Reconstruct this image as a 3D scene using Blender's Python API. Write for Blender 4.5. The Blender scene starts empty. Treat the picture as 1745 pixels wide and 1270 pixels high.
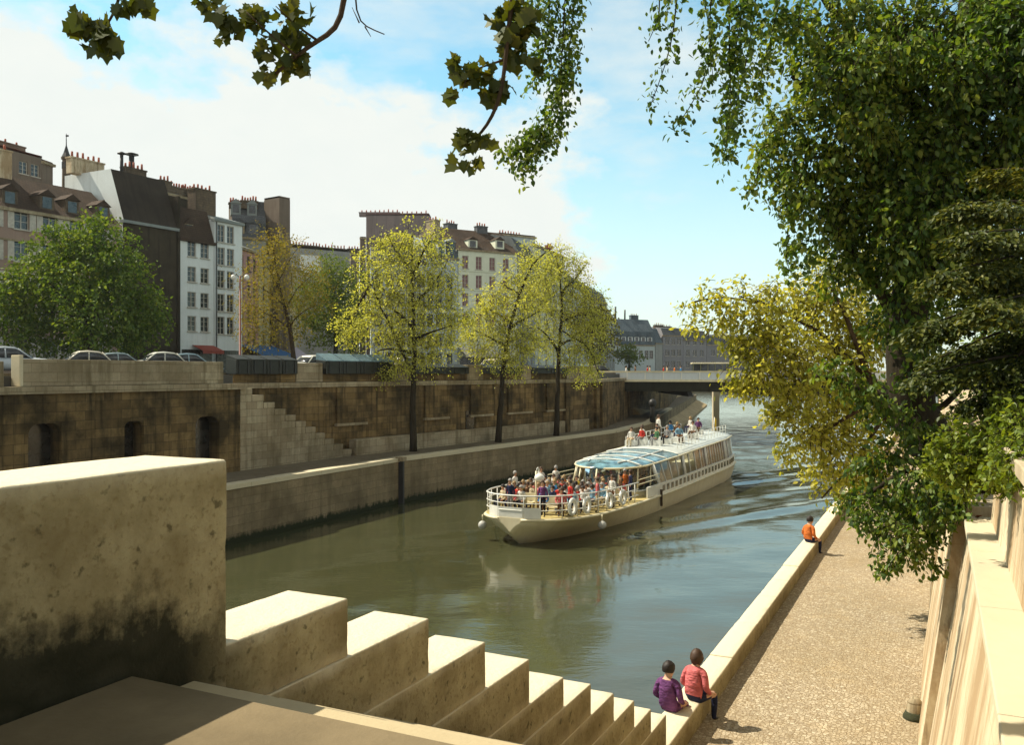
import bpy, bmesh, math, random
import numpy as np
from mathutils import Vector, Matrix

sc = bpy.context.scene
COL = sc.collection
rng = np.random.default_rng(7)
random.seed(7)
R = math.radians
F = 1500.0            # focal length of the photograph in its own pixels
CAMZ = 8.0            # the eye stands 8 m above the water

def px(x, y, d):      # the point seen at photo pixel x, y at distance d ahead
    return Vector(((x - 872.5) / F * d, d, CAMZ - (y - 635.0) / F * d))
def gx(x, d, z):      # the point seen in photo column x at distance d, height z
    return Vector(((x - 872.5) / F * d, d, z))
SU, CU = 0.4368, 0.8996
def uv(u, v, z=0.0):  # u runs along the near quay, v across the river
    return Vector((SU * u - CU * v, CU * u + SU * v, z))

# ------------------------------------------------------------ mesh builder
class MB:
    def __init__(s):
        s.v, s.f, s.m, s.sm = [], [], [], []
    def add(s, pts, faces, m=0, smooth=False):
        o = len(s.v)
        s.v += [tuple(p) for p in pts]
        for f in faces:
            s.f.append([o + i for i in f]); s.m.append(m); s.sm.append(smooth)
    def quad(s, a, b, c, d, m=0): s.add([a, b, c, d], [(0, 1, 2, 3)], m)
    def poly(s, pts, m=0): s.add(pts, [tuple(range(len(pts)))], m)
    def box8(s, p, m=0):   # p: 4 bottom points, 4 top points, both counter-clockwise from above
        s.add(p, [(3, 2, 1, 0), (4, 5, 6, 7), (0, 1, 5, 4), (1, 2, 6, 5), (2, 3, 7, 6), (3, 0, 4, 7)], m)
    def box(s, c, size, rot=0.0, m=0):   # c: centre of the bottom
        cx, cy, cz = c; a, b, h = size[0] / 2, size[1] / 2, size[2]
        co, si = math.cos(rot), math.sin(rot)
        q = [(cx + x * co - y * si, cy + x * si + y * co) for x, y in ((-a, -b), (a, -b), (a, b), (-a, b))]
        s.box8([(x, y, cz) for x, y in q] + [(x, y, cz + h) for x, y in q], m)
    def prism(s, poly, z0, z1, m=0):
        n = len(poly)
        ar = sum(poly[i][0] * poly[(i + 1) % n][1] - poly[(i + 1) % n][0] * poly[i][1] for i in range(n))
        if ar < 0: poly = poly[::-1]
        pts = [(p[0], p[1], z0) for p in poly] + [(p[0], p[1], z1) for p in poly]
        s.add(pts, [tuple(range(n))[::-1], tuple(range(n, 2 * n))] + [(i, (i + 1) % n, n + (i + 1) % n, n + i) for i in range(n)], m)
    def slabline(s, pts, a, b, z0, z1, m=0):  # a wall along a polyline: offsets a..b to the left of the path
        L, Rr = offset(pts, b), offset(pts, a)
        for i in range(len(pts) - 1):
            q = [Rr[i], Rr[i + 1], L[i + 1], L[i]]
            s.box8([(p[0], p[1], z0) for p in q] + [(p[0], p[1], z1) for p in q], m)
    def tube(s, path, rad, n=6, m=0, caps=True):
        path = [Vector(p) for p in path]
        if not hasattr(rad, '__len__'): rad = [rad] * len(path)
        o = len(s.v); k = len(path); prev = None
        for i, p in enumerate(path):
            t = (path[min(i + 1, k - 1)] - path[max(i - 1, 0)])
            t = t.normalized() if t.length > 1e-9 else Vector((0, 0, 1))
            if prev is None:
                a = Vector((1, 0, 0)) if abs(t.x) < .8 else Vector((0, 1, 0))
                prev = t.cross(a).normalized()
            e1 = (prev - t * prev.dot(t))
            e1 = e1.normalized() if e1.length > 1e-6 else t.orthogonal().normalized()
            prev = e1; e2 = t.cross(e1)
            for j in range(n):
                an = 2 * math.pi * j / n
                s.v.append(tuple(p + (e1 * math.cos(an) + e2 * math.sin(an)) * rad[i]))
        for i in range(k - 1):
            for j in range(n):
                s.f.append([o + i * n + j, o + i * n + (j + 1) % n, o + (i + 1) * n + (j + 1) % n, o + (i + 1) * n + j]); s.m.append(m); s.sm.append(True)
        if caps:
            s.f.append([o + j for j in range(n)][::-1]); s.m.append(m); s.sm.append(False)
            s.f.append([o + (k - 1) * n + j for j in range(n)]); s.m.append(m); s.sm.append(False)
    def ball(s, c, r, nu=10, nv=6, m=0):
        if not hasattr(r, '__len__'): r = (r, r, r)
        o = len(s.v)
        for i in range(nv + 1):
            a = math.pi * i / nv
            for j in range(nu):
                b = 2 * math.pi * j / nu
                s.v.append((c[0] + r[0] * math.sin(a) * math.cos(b), c[1] + r[1] * math.sin(a) * math.sin(b), c[2] + r[2] * math.cos(a)))
        for i in range(nv):
            for j in range(nu):
                s.f.append([o + i * nu + j, o + (i + 1) * nu + j, o + (i + 1) * nu + (j + 1) % nu, o + i * nu + (j + 1) % nu]); s.m.append(m); s.sm.append(True)
    def torus(s, c, ax, R0, r0, n=14, k=6, m=0):
        ax = Vector(ax).normalized(); e1 = ax.orthogonal().normalized(); e2 = ax.cross(e1)
        o = len(s.v)
        for i in range(n):
            a = 2 * math.pi * i / n; d = e1 * math.cos(a) + e2 * math.sin(a)
            for j in range(k):
                b = 2 * math.pi * j / k
                s.v.append(tuple(Vector(c) + d * (R0 + r0 * math.cos(b)) + ax * r0 * math.sin(b)))
        for i in range(n):
            for j in range(k):
                s.f.append([o + i * k + j, o + i * k + (j + 1) % k, o + ((i + 1) % n) * k + (j + 1) % k, o + ((i + 1) % n) * k + j]); s.m.append(m); s.sm.append(True)
    def loft(s, rings, m=0, closed=True, caps=True, smooth=True):
        o = len(s.v); n = len(rings[0])
        for r in rings: s.v += [tuple(p) for p in r]
        for i in range(len(rings) - 1):
            for j in range(n if closed else n - 1):
                s.f.append([o + i * n + j, o + i * n + (j + 1) % n, o + (i + 1) * n + (j + 1) % n, o + (i + 1) * n + j]); s.m.append(m); s.sm.append(smooth)
        if caps and closed:
            s.f.append([o + j for j in range(n)][::-1]); s.m.append(m); s.sm.append(False)
            s.f.append([o + (len(rings) - 1) * n + j for j in range(n)]); s.m.append(m); s.sm.append(False)
    def roughbox(s, fn, lo, hi, step=.09, r=.022, amp=.006, m=0):
        """a worn stone block: rounded, uneven edges and slightly dished faces; fn maps local x, y, z to the place"""
        from mathutils import noise as mn
        ax = []
        for a, b in zip(lo, hi):
            n = max(1, int(round((b - a - 2 * r) / step)))
            ax.append([a] + [a + r + (b - a - 2 * r) * i / n for i in range(n + 1)] + [b])
        ids = {}
        def vid(i, j, k_):
            key = (i, j, k_)
            if key not in ids:
                p = Vector((ax[0][i], ax[1][j], ax[2][k_]))
                q = Vector([min(max(p[t], lo[t] + r), hi[t] - r) for t in range(3)])
                d = (p - q).normalized()
                w_ = fn(*p)
                edge = sum(abs(x) > .3 for x in d) > 1
                e = amp * (mn.fractal(w_ * 2.1, 1.0, 2.0, 4) * .8 + min(0, mn.noise(w_ * 8.0) + .2) * (4.0 if edge else 1.2))
                ids[key] = len(s.v); s.v.append(tuple(fn(*(q + d * (r + e)))))
            return ids[key]
        n0, n1, n2 = (len(a) - 1 for a in ax)
        def add(q): s.f.append(q); s.m.append(m); s.sm.append(True)
        for i in range(n0):
            for j in range(n1):
                add([vid(i, j, n2), vid(i + 1, j, n2), vid(i + 1, j + 1, n2), vid(i, j + 1, n2)]); add([vid(i, j + 1, 0), vid(i + 1, j + 1, 0), vid(i + 1, j, 0), vid(i, j, 0)])
            for k_ in range(n2):
                add([vid(i, 0, k_), vid(i + 1, 0, k_), vid(i + 1, 0, k_ + 1), vid(i, 0, k_ + 1)]); add([vid(i, n1, k_ + 1), vid(i + 1, n1, k_ + 1), vid(i + 1, n1, k_), vid(i, n1, k_)])
        for j in range(n1):
            for k_ in range(n2):
                add([vid(0, j, k_ + 1), vid(0, j + 1, k_ + 1), vid(0, j + 1, k_), vid(0, j, k_)]); add([vid(n0, j, k_), vid(n0, j + 1, k_), vid(n0, j + 1, k_ + 1), vid(n0, j, k_ + 1)])
    def mesh(s, name, off=(0, 0, 0), bevel=0, fixn=False):
        me = bpy.data.meshes.new(name)
        v = np.array(s.v, dtype=np.float64).reshape(-1, 3) - np.array(off)
        me.from_pydata(v.tolist(), [], s.f)
        me.polygons.foreach_set('material_index', s.m)
        me.polygons.foreach_set('use_smooth', s.sm)
        if bevel or fixn:
            bm = bmesh.new(); bm.from_mesh(me)
            if fixn: bmesh.ops.recalc_face_normals(bm, faces=bm.faces)
            if bevel: bmesh.ops.bevel(bm, geom=bm.edges[:], offset=bevel, segments=2, affect='EDGES', profile=.6)
            bm.to_mesh(me); bm.free()
        me.update()
        # metre UVs: along the face horizontally, and up
        ul = me.uv_layers.new(name='UVMap')
        nl = len(me.loops)
        vi = np.empty(nl, np.int32); me.loops.foreach_get('vertex_index', vi)
        co = np.empty(len(me.vertices) * 3); me.vertices.foreach_get('co', co); co = co.reshape(-1, 3) + np.array(off)
        npoly = len(me.polygons)
        no = np.empty(npoly * 3); me.polygons.foreach_get('normal', no); no = no.reshape(-1, 3)
        ls = np.empty(npoly, np.int32); lt = np.empty(npoly, np.int32)
        me.polygons.foreach_get('loop_start', ls); me.polygons.foreach_get('loop_total', lt)
        pn = np.repeat(no, lt, axis=0)
        order = np.concatenate([np.arange(a, a + b) for a, b in zip(ls, lt)]) if npoly else np.zeros(0, int)
        P = co[vi[order]]
        T = np.stack([-pn[:, 1], pn[:, 0], np.zeros(len(pn))], 1)
        ln = np.linalg.norm(T, axis=1); flat = ln < .5
        T /= np.maximum(ln, 1e-6)[:, None]
        U = np.where(flat, P[:, 0] * SU + P[:, 1] * CU, (P * T).sum(1)); V = np.where(flat, -P[:, 0] * CU + P[:, 1] * SU, P[:, 2])
        out = np.empty((nl, 2)); out[order, 0] = U; out[order, 1] = V
        ul.data.foreach_set('uv', out.ravel())
        return me
    def build(s, name, mats, parent=None, bevel=0, off=None, fixn=False):
        if off is None: off = parent_loc(parent)
        me = s.mesh(name, off, bevel, fixn)
        for m in (mats if isinstance(mats, (list, tuple)) else [mats]): me.materials.append(m)
        o = bpy.data.objects.new(name, me); COL.objects.link(o)
        if parent is not None: o.parent = parent
        else: o.location = off
        return o

def parent_loc(p):
    l = Vector((0, 0, 0))
    while p is not None:
        l = l + p.location; p = p.parent
    return l

def offset(pts, d):
    out = []
    for i in range(len(pts)):
        a = Vector(pts[max(i - 1, 0)][:2]); b = Vector(pts[i][:2]); c = Vector(pts[min(i + 1, len(pts) - 1)][:2])
        t1 = (b - a).normalized() if (b - a).length > 1e-6 else (c - b).normalized()
        t2 = (c - b).normalized() if (c - b).length > 1e-6 else t1
        t = (t1 + t2).normalized()
        n = Vector((-t.y, t.x)); k = max(.5, n.dot(Vector((-t1.y, t1.x))))
        out.append((b.x + n.x * d / k, b.y + n.y * d / k))
    return out

def tag(o, label=None, cat=None, group=None, kind=None):
    for k, v in (('label', label), ('category', cat), ('group', group), ('kind', kind)):
        if v: o[k] = v
    return o
def thing(name, label, cat, loc=(0, 0, 0), group=None, rot=0.0):
    o = bpy.data.objects.new(name, None); COL.objects.link(o)
    o.empty_display_size = .3
    o.location = loc; o.rotation_euler = (0, 0, rot)
    return tag(o, label, cat, group)
def copy_tree(o, parent=None):
    c = o.copy(); COL.objects.link(c)
    if parent is not None: c.parent = parent
    for ch in o.children: copy_tree(ch, c)
    return c

# ------------------------------------------------------------ materials
def newmat(name):
    m = bpy.data.materials.new(name); m.use_nodes = True
    nt = m.node_tree; nt.nodes.clear()
    return m, nt
class NT:
    def __init__(s, nt): s.t = nt
    def n(s, typ, **kw):
        nd = s.t.nodes.new(typ)
        for k, v in kw.items():
            if k in nd.inputs: nd.inputs[k].default_value = v
            else: setattr(nd, k, v)
        return nd
    def l(s, a, b): s.t.links.new(a, b)
    def noise(s, vec, scale, detail=5, rough=.55):
        nd = s.n('ShaderNodeTexNoise'); nd.inputs['Scale'].default_value = scale
        nd.inputs['Detail'].default_value = detail; nd.inputs['Roughness'].default_value = rough
        if vec is not None: s.l(vec, nd.inputs['Vector'])
        return nd.outputs['Fac']
    def ramp(s, fac, stops):
        nd = s.n('ShaderNodeValToRGB'); e = nd.color_ramp.elements
        e[0].position, e[0].color = stops[0][0], c4(stops[0][1])
        e[1].position, e[1].color = stops[-1][0], c4(stops[-1][1])
        for p, c in stops[1:-1]:
            q = e.new(p); q.color = c4(c)
        s.l(fac, nd.inputs['Fac']); return nd.outputs['Color']
    def mapv(s, vec, scale=(1, 1, 1), loc=(0, 0, 0)):
        nd = s.n('ShaderNodeMapping'); nd.inputs['Scale'].default_value = scale; nd.inputs['Location'].default_value = loc
        s.l(vec, nd.inputs['Vector']); return nd.outputs['Vector']
    def mix(s, fac, a, b, mode='MIX'):
        nd = s.n('ShaderNodeMix', data_type='RGBA', blend_type=mode)
        for sock, val in ((nd.inputs[0], fac), (nd.inputs[6], a), (nd.inputs[7], b)):
            if hasattr(val, 'is_linked'): s.l(val, sock)
            elif hasattr(val, '__len__'): sock.default_value = c4(val)
            else: sock.default_value = val
        return nd.outputs[2]
    def math(s, op, a, b=None, c=None, clamp=False):
        nd = s.n('ShaderNodeMath', operation=op, use_clamp=clamp)
        for i, val in enumerate((a, b, c)):
            if val is None: continue
            if hasattr(val, 'is_linked'): s.l(val, nd.inputs[i])
            else: nd.inputs[i].default_value = val
        return nd.outputs[0]
    def bump(s, h, strength=.4, dist=.02, normal=None):
        nd = s.n('ShaderNodeBump'); nd.inputs['Strength'].default_value = strength; nd.inputs['Distance'].default_value = dist
        s.l(h, nd.inputs['Height'])
        if normal is not None: s.l(normal, nd.inputs['Normal'])
        return nd.outputs['Normal']
    def out(s, col, rough=.8, normal=None, spec=.3, metal=0.0):
        b = s.n('ShaderNodeBsdfPrincipled'); o = s.n('ShaderNodeOutputMaterial')
        if hasattr(col, 'is_linked'): s.l(col, b.inputs['Base Color'])
        else: b.inputs['Base Color'].default_value = c4(col)
        if hasattr(rough, 'is_linked'): s.l(rough, b.inputs['Roughness'])
        else: b.inputs['Roughness'].default_value = rough
        b.inputs['Specular IOR Level'].default_value = spec; b.inputs['Metallic'].default_value = metal
        if normal is not None: s.l(normal, b.inputs['Normal'])
        s.l(b.outputs[0], o.inputs[0]); return b
def c4(c): return (c[0], c[1], c[2], 1.0) if len(c) == 3 else tuple(c)

def masonry(name, c1, c2, mortar, bw=.9, bh=.38, ms=.012, stain=(.05, .04, .025), amount=.5, streak=.4, bump=.5, algae=False):
    """dressed stone in courses with weather stains and run-off streaks"""
    m, t = newmat(name); k = NT(t)
    uvn = k.n('ShaderNodeUVMap').outputs[0]; ob = k.n('ShaderNodeTexCoord').outputs['Object']
    br = k.n('ShaderNodeTexBrick'); k.l(uvn, br.inputs['Vector'])
    br.inputs['Color1'].default_value = c4(c1); br.inputs['Color2'].default_value = c4(c2); br.inputs['Mortar'].default_value = c4(mortar)
    br.inputs['Scale'].default_value = 1; br.inputs['Mortar Size'].default_value = ms; br.inputs['Mortar Smooth'].default_value = .3
    br.inputs['Brick Width'].default_value = bw; br.inputs['Row Height'].default_value = bh; br.inputs['Bias'].default_value = 0
    n1 = k.noise(ob, .45, 8, .62); n2 = k.noise(ob, 6, 6, .6)
    st = k.noise(k.mapv(uvn, (1.6, .13, 1)), 1.5, 6, .6)
    col = k.mix(k.math('MULTIPLY', k.ramp(n2, [(.35, (0, 0, 0)), (.75, (1, 1, 1))]), .5), br.outputs['Color'], [x * .55 for x in c1])
    f1 = k.math('MULTIPLY', k.ramp(n1, [(.42, (0, 0, 0)), (.62, (1, 1, 1))]), amount)
    col = k.mix(f1, col, stain)
    f2 = k.math('MULTIPLY', k.ramp(st, [(.5, (0, 0, 0)), (.68, (1, 1, 1))]), streak)
    col = k.mix(f2, col, stain)
    h = k.math('ADD', k.math('MULTIPLY', br.outputs['Fac'], -1.0), k.math('MULTIPLY', n2, .8))
    if algae:      # weed along the waterline
        sp = k.n('ShaderNodeSeparateXYZ'); k.l(uvn, sp.inputs[0])
        al = k.math('MULTIPLY', k.math('SUBTRACT', k.math('ADD', k.math('MULTIPLY', st, .7), k.math('MULTIPLY', n2, .35)), k.math('ADD', sp.outputs[1], .08)), 5.0, clamp=True)
        col = k.mix(al, col, (.022, .028, .010))
    k.out(col, .9, k.bump(h, bump, .03), .2); return m
def plaster(name, c, stain=None, amount=.35, streak=.3, rough=.9, grain=4.0):
    m, t = newmat(name); k = NT(t)
    uvn = k.n('ShaderNodeUVMap').outputs[0]; ob = k.n('ShaderNodeTexCoord').outputs['Object']
    stain = stain or [x * .45 for x in c]
    n1 = k.noise(ob, .35, 8, .65); n2 = k.noise(ob, grain, 6, .6); st = k.noise(k.mapv(uvn, (1.8, .1, 1)), 1.3, 6, .6)
    col = k.mix(k.math('MULTIPLY', k.ramp(n1, [(.4, (0, 0, 0)), (.68, (1, 1, 1))]), amount), c, stain)
    col = k.mix(k.math('MULTIPLY', k.ramp(st, [(.48, (0, 0, 0)), (.7, (1, 1, 1))]), streak), col, stain)
    col = k.mix(k.math('MULTIPLY', n2, .35), col, [x * .7 for x in c])
    k.out(col, rough, k.bump(n2, .25, .02), .2); return m
def simple(name, c, rough=.6, spec=.4, metal=0.0, var=.25, scale=5.0):
    m, t = newmat(name); k = NT(t)
    n = k.noise(k.n('ShaderNodeTexCoord').outputs['Object'], scale, 5, .6)
    col = k.mix(k.ramp(n, [(.3, (0, 0, 0)), (.75, (1, 1, 1))]), [x * (1 - var) for x in c], [min(1, x * (1 + var * .5)) for x in c])
    k.out(col, rough, k.bump(n, .1, .01), spec, metal); return m
def leafmat(name, cols, trans=.45, warm=(1.15, 1.05, .45), gloss=.022):
    """leaves: each leaf its own green, letting the sun through"""
    m, t = newmat(name); k = NT(t)
    rnd = k.n('ShaderNodeNewGeometry').outputs['Random Per Island']
    big = k.noise(k.n('ShaderNodeTexCoord').outputs['Object'], .5, 3)
    f = k.math('ADD', k.math('MULTIPLY', rnd, .75), k.math('MULTIPLY', k.ramp(big, [(.35, (0, 0, 0)), (.65, (1, 1, 1))]), .3), clamp=True)
    col = k.ramp(f, [(i / (len(cols) - 1), c) for i, c in enumerate(cols)])
    d = k.n('ShaderNodeBsdfDiffuse'); k.l(col, d.inputs[0])
    tr = k.n('ShaderNodeBsdfTranslucent'); k.l(k.mix(1.0, col, warm, 'MULTIPLY'), tr.inputs[0])
    g = k.n('ShaderNodeBsdfGlossy'); g.inputs['Roughness'].default_value = .5; g.inputs['Color'].default_value = (.9, .95, .9, 1)
    m1 = k.n('ShaderNodeMixShader'); m1.inputs[0].default_value = trans; k.l(d.outputs[0], m1.inputs[1]); k.l(tr.outputs[0], m1.inputs[2])
    m2 = k.n('ShaderNodeMixShader'); m2.inputs[0].default_value = gloss; k.l(m1.outputs[0], m2.inputs[1]); k.l(g.outputs[0], m2.inputs[2])
    o = k.n('ShaderNodeOutputMaterial'); k.l(m2.outputs[0], o.inputs[0]); return m
def barkmat(name, c):
    m, t = newmat(name); k = NT(t)
    ob = k.n('ShaderNodeTexCoord').outputs['Object']
    n = k.noise(k.mapv(ob, (7, 7, 1.3)), 2.0, 8, .65); n2 = k.noise(ob, 1.2, 4)
    col = k.mix(k.ramp(n, [(.35, (0, 0, 0)), (.65, (1, 1, 1))]), [x * .45 for x in c], c)
    col = k.mix(k.math('MULTIPLY', n2, .5), col, [c[0] * .6, c[1] * .75, c[2] * .6])
    k.out(col, .95, k.bump(n, .8, .03), .1); return m
def glassmat(name, c=(.03, .035, .04), rough=.06):
    m, t = newmat(name); k = NT(t)
    n = k.noise(k.n('ShaderNodeTexCoord').outputs['Object'], 1.7, 3)
    col = k.mix(k.ramp(n, [(.4, (0, 0, 0)), (.65, (1, 1, 1))]), [x * .5 for x in c], [x * 1.8 for x in c])
    k.out(col, rough, None, .6); return m
def clearglass(name, tint=(.75, .85, .85)):
    m, t = newmat(name); k = NT(t)
    a = k.n('ShaderNodeBsdfTransparent'); a.inputs[0].default_value = c4(tint)
    g = k.n('ShaderNodeBsdfGlossy'); g.inputs['Roughness'].default_value = .04
    fr = k.n('ShaderNodeFresnel'); fr.inputs[0].default_value = 1.45
    mx = k.n('ShaderNodeMixShader'); k.l(fr.outputs[0], mx.inputs[0]); k.l(a.outputs[0], mx.inputs[1]); k.l(g.outputs[0], mx.inputs[2])
    o = k.n('ShaderNodeOutputMaterial'); k.l(mx.outputs[0], o.inputs[0]); return m
def tiles(name, c1, c2, w=.25, h=.2):
    return masonry(name, c1, c2, [x * .4 for x in c1], w, h, .015, [x * .35 for x in c1], .5, .25, .6)

M = {}
M['cream_stone'] = masonry('cream_stone', (.62, .53, .38), (.58, .49, .34), (.40, .33, .22), 2.6, 3.0, .004, (.30, .23, .12), .45, .35, .25)
M['coping'] = plaster('coping_stone', (.60, .53, .37), (.40, .33, .2), .3, .05, .85, 9)
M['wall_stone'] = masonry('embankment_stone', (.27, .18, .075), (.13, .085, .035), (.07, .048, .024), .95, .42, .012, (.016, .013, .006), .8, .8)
M['quay_stone'] = masonry('quay_face_stone', (.33, .255, .15), (.25, .19, .105), (.16, .12, .065), 1.3, .42, .012, (.07, .055, .03), .5, .35, .5, True)
M['pale_stone'] = masonry('pale_stone', (.46, .39, .26), (.33, .26, .165), (.2, .155, .09), .8, .4, .012, (.10, .075, .035), .5, .65)

M['paving'] = masonry('lower_quay_paving', (.22, .18, .12), (.18, .15, .10), (.1, .08, .05), .5, .3, .012, (.12, .09, .055), .5, .1)
M['asphalt'] = plaster('street_asphalt', (.09, .085, .075), (.05, .05, .045), .4, .1)
M['earth'] = plaster('bank_earth', (.13, .11, .06), (.07, .06, .03), .5, .1)
def streaked(name):
    m, t = newmat(name); k = NT(t)
    uvn = k.n('ShaderNodeUVMap').outputs[0]; ob = k.n('ShaderNodeTexCoord').outputs['Object']
    a = k.noise(k.mapv(uvn, (.55, .16, 1)), 1.5, 10, .70); b = k.noise(k.mapv(uvn, (1.3, .2, 1), (4, 1, 0)), 1.3, 10, .74); c = k.noise(ob, .8, 7, .62); d = k.noise(ob, 14, 5, .6)
    br = k.n('ShaderNodeTexBrick'); k.l(uvn, br.inputs['Vector'])
    br.inputs['Color1'].default_value = (.66, .56, .39, 1); br.inputs['Color2'].default_value = (.62, .52, .35, 1); br.inputs['Mortar'].default_value = (.54, .42, .28, 1)
    br.inputs['Scale'].default_value = 1; br.inputs['Brick Width'].default_value = 1.7; br.inputs['Row Height'].default_value = .62; br.inputs['Mortar Size'].default_value = .006; br.inputs['Mortar Smooth'].default_value = .5
    col = k.mix(k.math('MULTIPLY', k.ramp(a, [(.44, (0, 0, 0)), (.57, (1, 1, 1))]), .75), br.outputs['Color'], (.30, .185, .085))
    col = k.mix(k.math('MULTIPLY', k.ramp(b, [(.53, (0, 0, 0)), (.63, (1, 1, 1))]), .8), col, (.13, .075, .035))
    col = k.mix(k.math('MULTIPLY', k.ramp(c, [(.5, (0, 0, 0)), (.68, (1, 1, 1))]), .35), col, (.44, .30, .17))
    col = k.mix(k.math('MULTIPLY', k.ramp(d, [(.55, (0, 0, 0)), (.75, (1, 1, 1))]), .3), col, (.40, .28, .15))
    h = k.math('ADD', k.math('MULTIPLY', br.outputs['Fac'], -1.0), k.math('MULTIPLY', d, .6))
    k.out(col, .9, k.bump(h, .35, .02), .2); return m
M['right_stone'] = streaked('sunlit_wall_stone')
M['dark_green'] = simple('dark_green_paint', (.012, .014, .008), .55, .4, var=.4)
M['lid'] = simple('grey_blue_lid', (.12, .20, .24), .45, .5, var=.4)
M['iron'] = simple('dark_iron', (.03, .03, .03), .5)
M['white_paint'] = simple('white_paint', (.80, .80, .73), .4, .5, var=.15, scale=2)
M['cream_paint'] = simple('cream_paint', (.78, .70, .46), .4, .5, var=.2, scale=2)
M['grey_roof'] = tiles('slate_roof', (.13, .14, .15), (.17, .18, .19))
M['blue_roof'] = tiles('blue_slate_roof', (.11, .15, .18), (.15, .19, .22))
M['zinc'] = plaster('zinc_roof', (.24, .27, .26), (.13, .15, .15), .4, .3, .6)
M['brown_roof'] = tiles('brown_tile_roof', (.075, .052, .036), (.10, .066, .045))
M['red_tile'] = simple('red_clay', (.32, .09, .05), .8)
M['chimney'] = masonry('chimney_stone', (.13, .10, .07), (.17, .125, .08), (.08, .06, .04), .5, .25, .012, (.05, .04, .03), .5, .5)
M['pane'] = glassmat('window_glass')
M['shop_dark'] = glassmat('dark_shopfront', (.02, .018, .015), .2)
M['frame_white'] = simple('window_frame', (.5, .47, .4), .6)
M['frame_dark'] = simple('dark_window_frame', (.1, .09, .08), .6)
M['curtain'] = simple('mauve_blind', (.24, .13, .13), .8)
M['bark'] = barkmat('dark_bark', (.05, .038, .025))
M['bark2'] = barkmat('brown_bark', (.085, .055, .035))
# ------------------------------------------------------------ camera, sun, sky
cam = bpy.data.cameras.new('camera'); co = bpy.data.objects.new('camera', cam); COL.objects.link(co)
co.location = (0, 0, CAMZ); co.rotation_euler = (R(90), 0, 0)
cam.sensor_width = 36; cam.lens = 36 * F / 1745; cam.clip_start = .05; cam.clip_end = 5000
sc.camera = co
SUN = Vector((-.772, .242, 1.0)).normalized()
sl = bpy.data.lights.new('sun', 'SUN'); so = bpy.data.objects.new('sun', sl); COL.objects.link(so)
sl.energy = 5.0; sl.angle = R(.5); sl.color = (1.0, .91, .74)
so.rotation_euler = (-SUN).to_track_quat('-Z', 'Y').to_euler(); so.location = (-30, 10, 60)

w = bpy.data.worlds.new('World'); sc.world = w; w.use_nodes = True
nt = w.node_tree; nt.nodes.clear(); k = NT(nt)
sky = k.n('ShaderNodeTexSky'); sky.sky_type = 'NISHITA'; sky.sun_disc = False
sky.sun_elevation = math.asin(SUN.z); sky.sun_rotation = math.atan2(SUN.x, SUN.y)
sky.air_density = 1.0; sky.dust_density = .6; sky.ozone_density = 1.0
gen = k.n('ShaderNodeTexCoord').outputs['Generated']
sep = k.n('ShaderNodeSeparateXYZ'); k.l(gen, sep.inputs[0])
X, Y, Z = sep.outputs
el = k.math('ARCSINE', Z)
az = k.math('ARCTAN2', X, Y)
cm = k.n('ShaderNodeCombineXYZ'); k.l(az, cm.inputs[0]); k.l(k.math('MULTIPLY', el, 1.7), cm.inputs[1])
cv = cm.outputs[0]
n1 = k.noise(cv, 5.5, 9, .58); n2 = k.noise(k.mapv(cv, (1, 1.6, 1), (3, 5, 0)), 2.6, 8, .6); n3 = k.noise(k.mapv(cv, (1, 1, 1), (9, 2, 0)), 14, 6, .6)
# a bank of cumulus over the left bank: below a wavering top edge, left of azimuth .12
top = k.math('SUBTRACT', k.math('ADD', k.math('MULTIPLY', az, -.10), .325), el)
rgt = k.math('MULTIPLY', k.math('SUBTRACT', .135, az), .9)
lft = k.math('ADD', az, 1.15)
D = k.math('MINIMUM', k.math('MINIMUM', top, rgt), lft)
wob = k.math('MULTIPLY', k.math('SUBTRACT', n1, .5), .46)
cum = k.math('MULTIPLY', k.math('ADD', D, wob), 15.0, clamp=True)
# thin veils and small clouds elsewhere, thicker towards the horizon
veil = k.math('MULTIPLY', k.math('SUBTRACT', k.math('SUBTRACT', n2, k.math('MULTIPLY', el, .22)), .36), 5.0, clamp=True)
low = k.math('SUBTRACT', 1.05, k.math('MULTIPLY', el, 3.4), clamp=True)
front = k.math('ADD', k.math('MULTIPLY', Y, .5), .5)
cl = k.math('MAXIMUM', cum, k.math('MULTIPLY', k.math('MAXIMUM', k.math('MULTIPLY', veil, .8), k.math('MULTIPLY', low, .78)), front))
skyc = k.mix(1.0, sky.outputs[0], (1.2, 1.62, 1.36), 'MULTIPLY')
shade = k.mix(k.math('MULTIPLY', n3, .5), (6.5, 6.7, 6.3), (5.2, 5.8, 5.75))
colr = k.mix(cl, skyc, shade)
# unseen cloud added for ambient light: dim warm grey overhead, bright and low behind
ovr = k.math('MULTIPLY', k.math('SUBTRACT', el, .48), 5.0, clamp=True)
bck = k.math('MULTIPLY', k.math('SUBTRACT', -.05, Y), 3.0, clamp=True)
oth = k.math('MAXIMUM', ovr, bck)
gcl = k.mix(k.ramp(n2, [(.4, (0, 0, 0)), (.62, (1, 1, 1))]), (1.8, 2.0, 2.0), (3.6, 3.5, 3.1))
gcl = k.mix(k.math('MULTIPLY', bck, k.math('SUBTRACT', 1.15, k.math('MULTIPLY', el, 1.5), clamp=True)), gcl, (7.2, 7.5, 7.1))
colr = k.mix(oth, colr, gcl)
bg = k.n('ShaderNodeBackground'); bg.inputs['Strength'].default_value = .1; k.l(colr, bg.inputs[0])
wo = k.n('ShaderNodeOutputWorld'); k.l(bg.outputs[0], wo.inputs[0])

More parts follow.
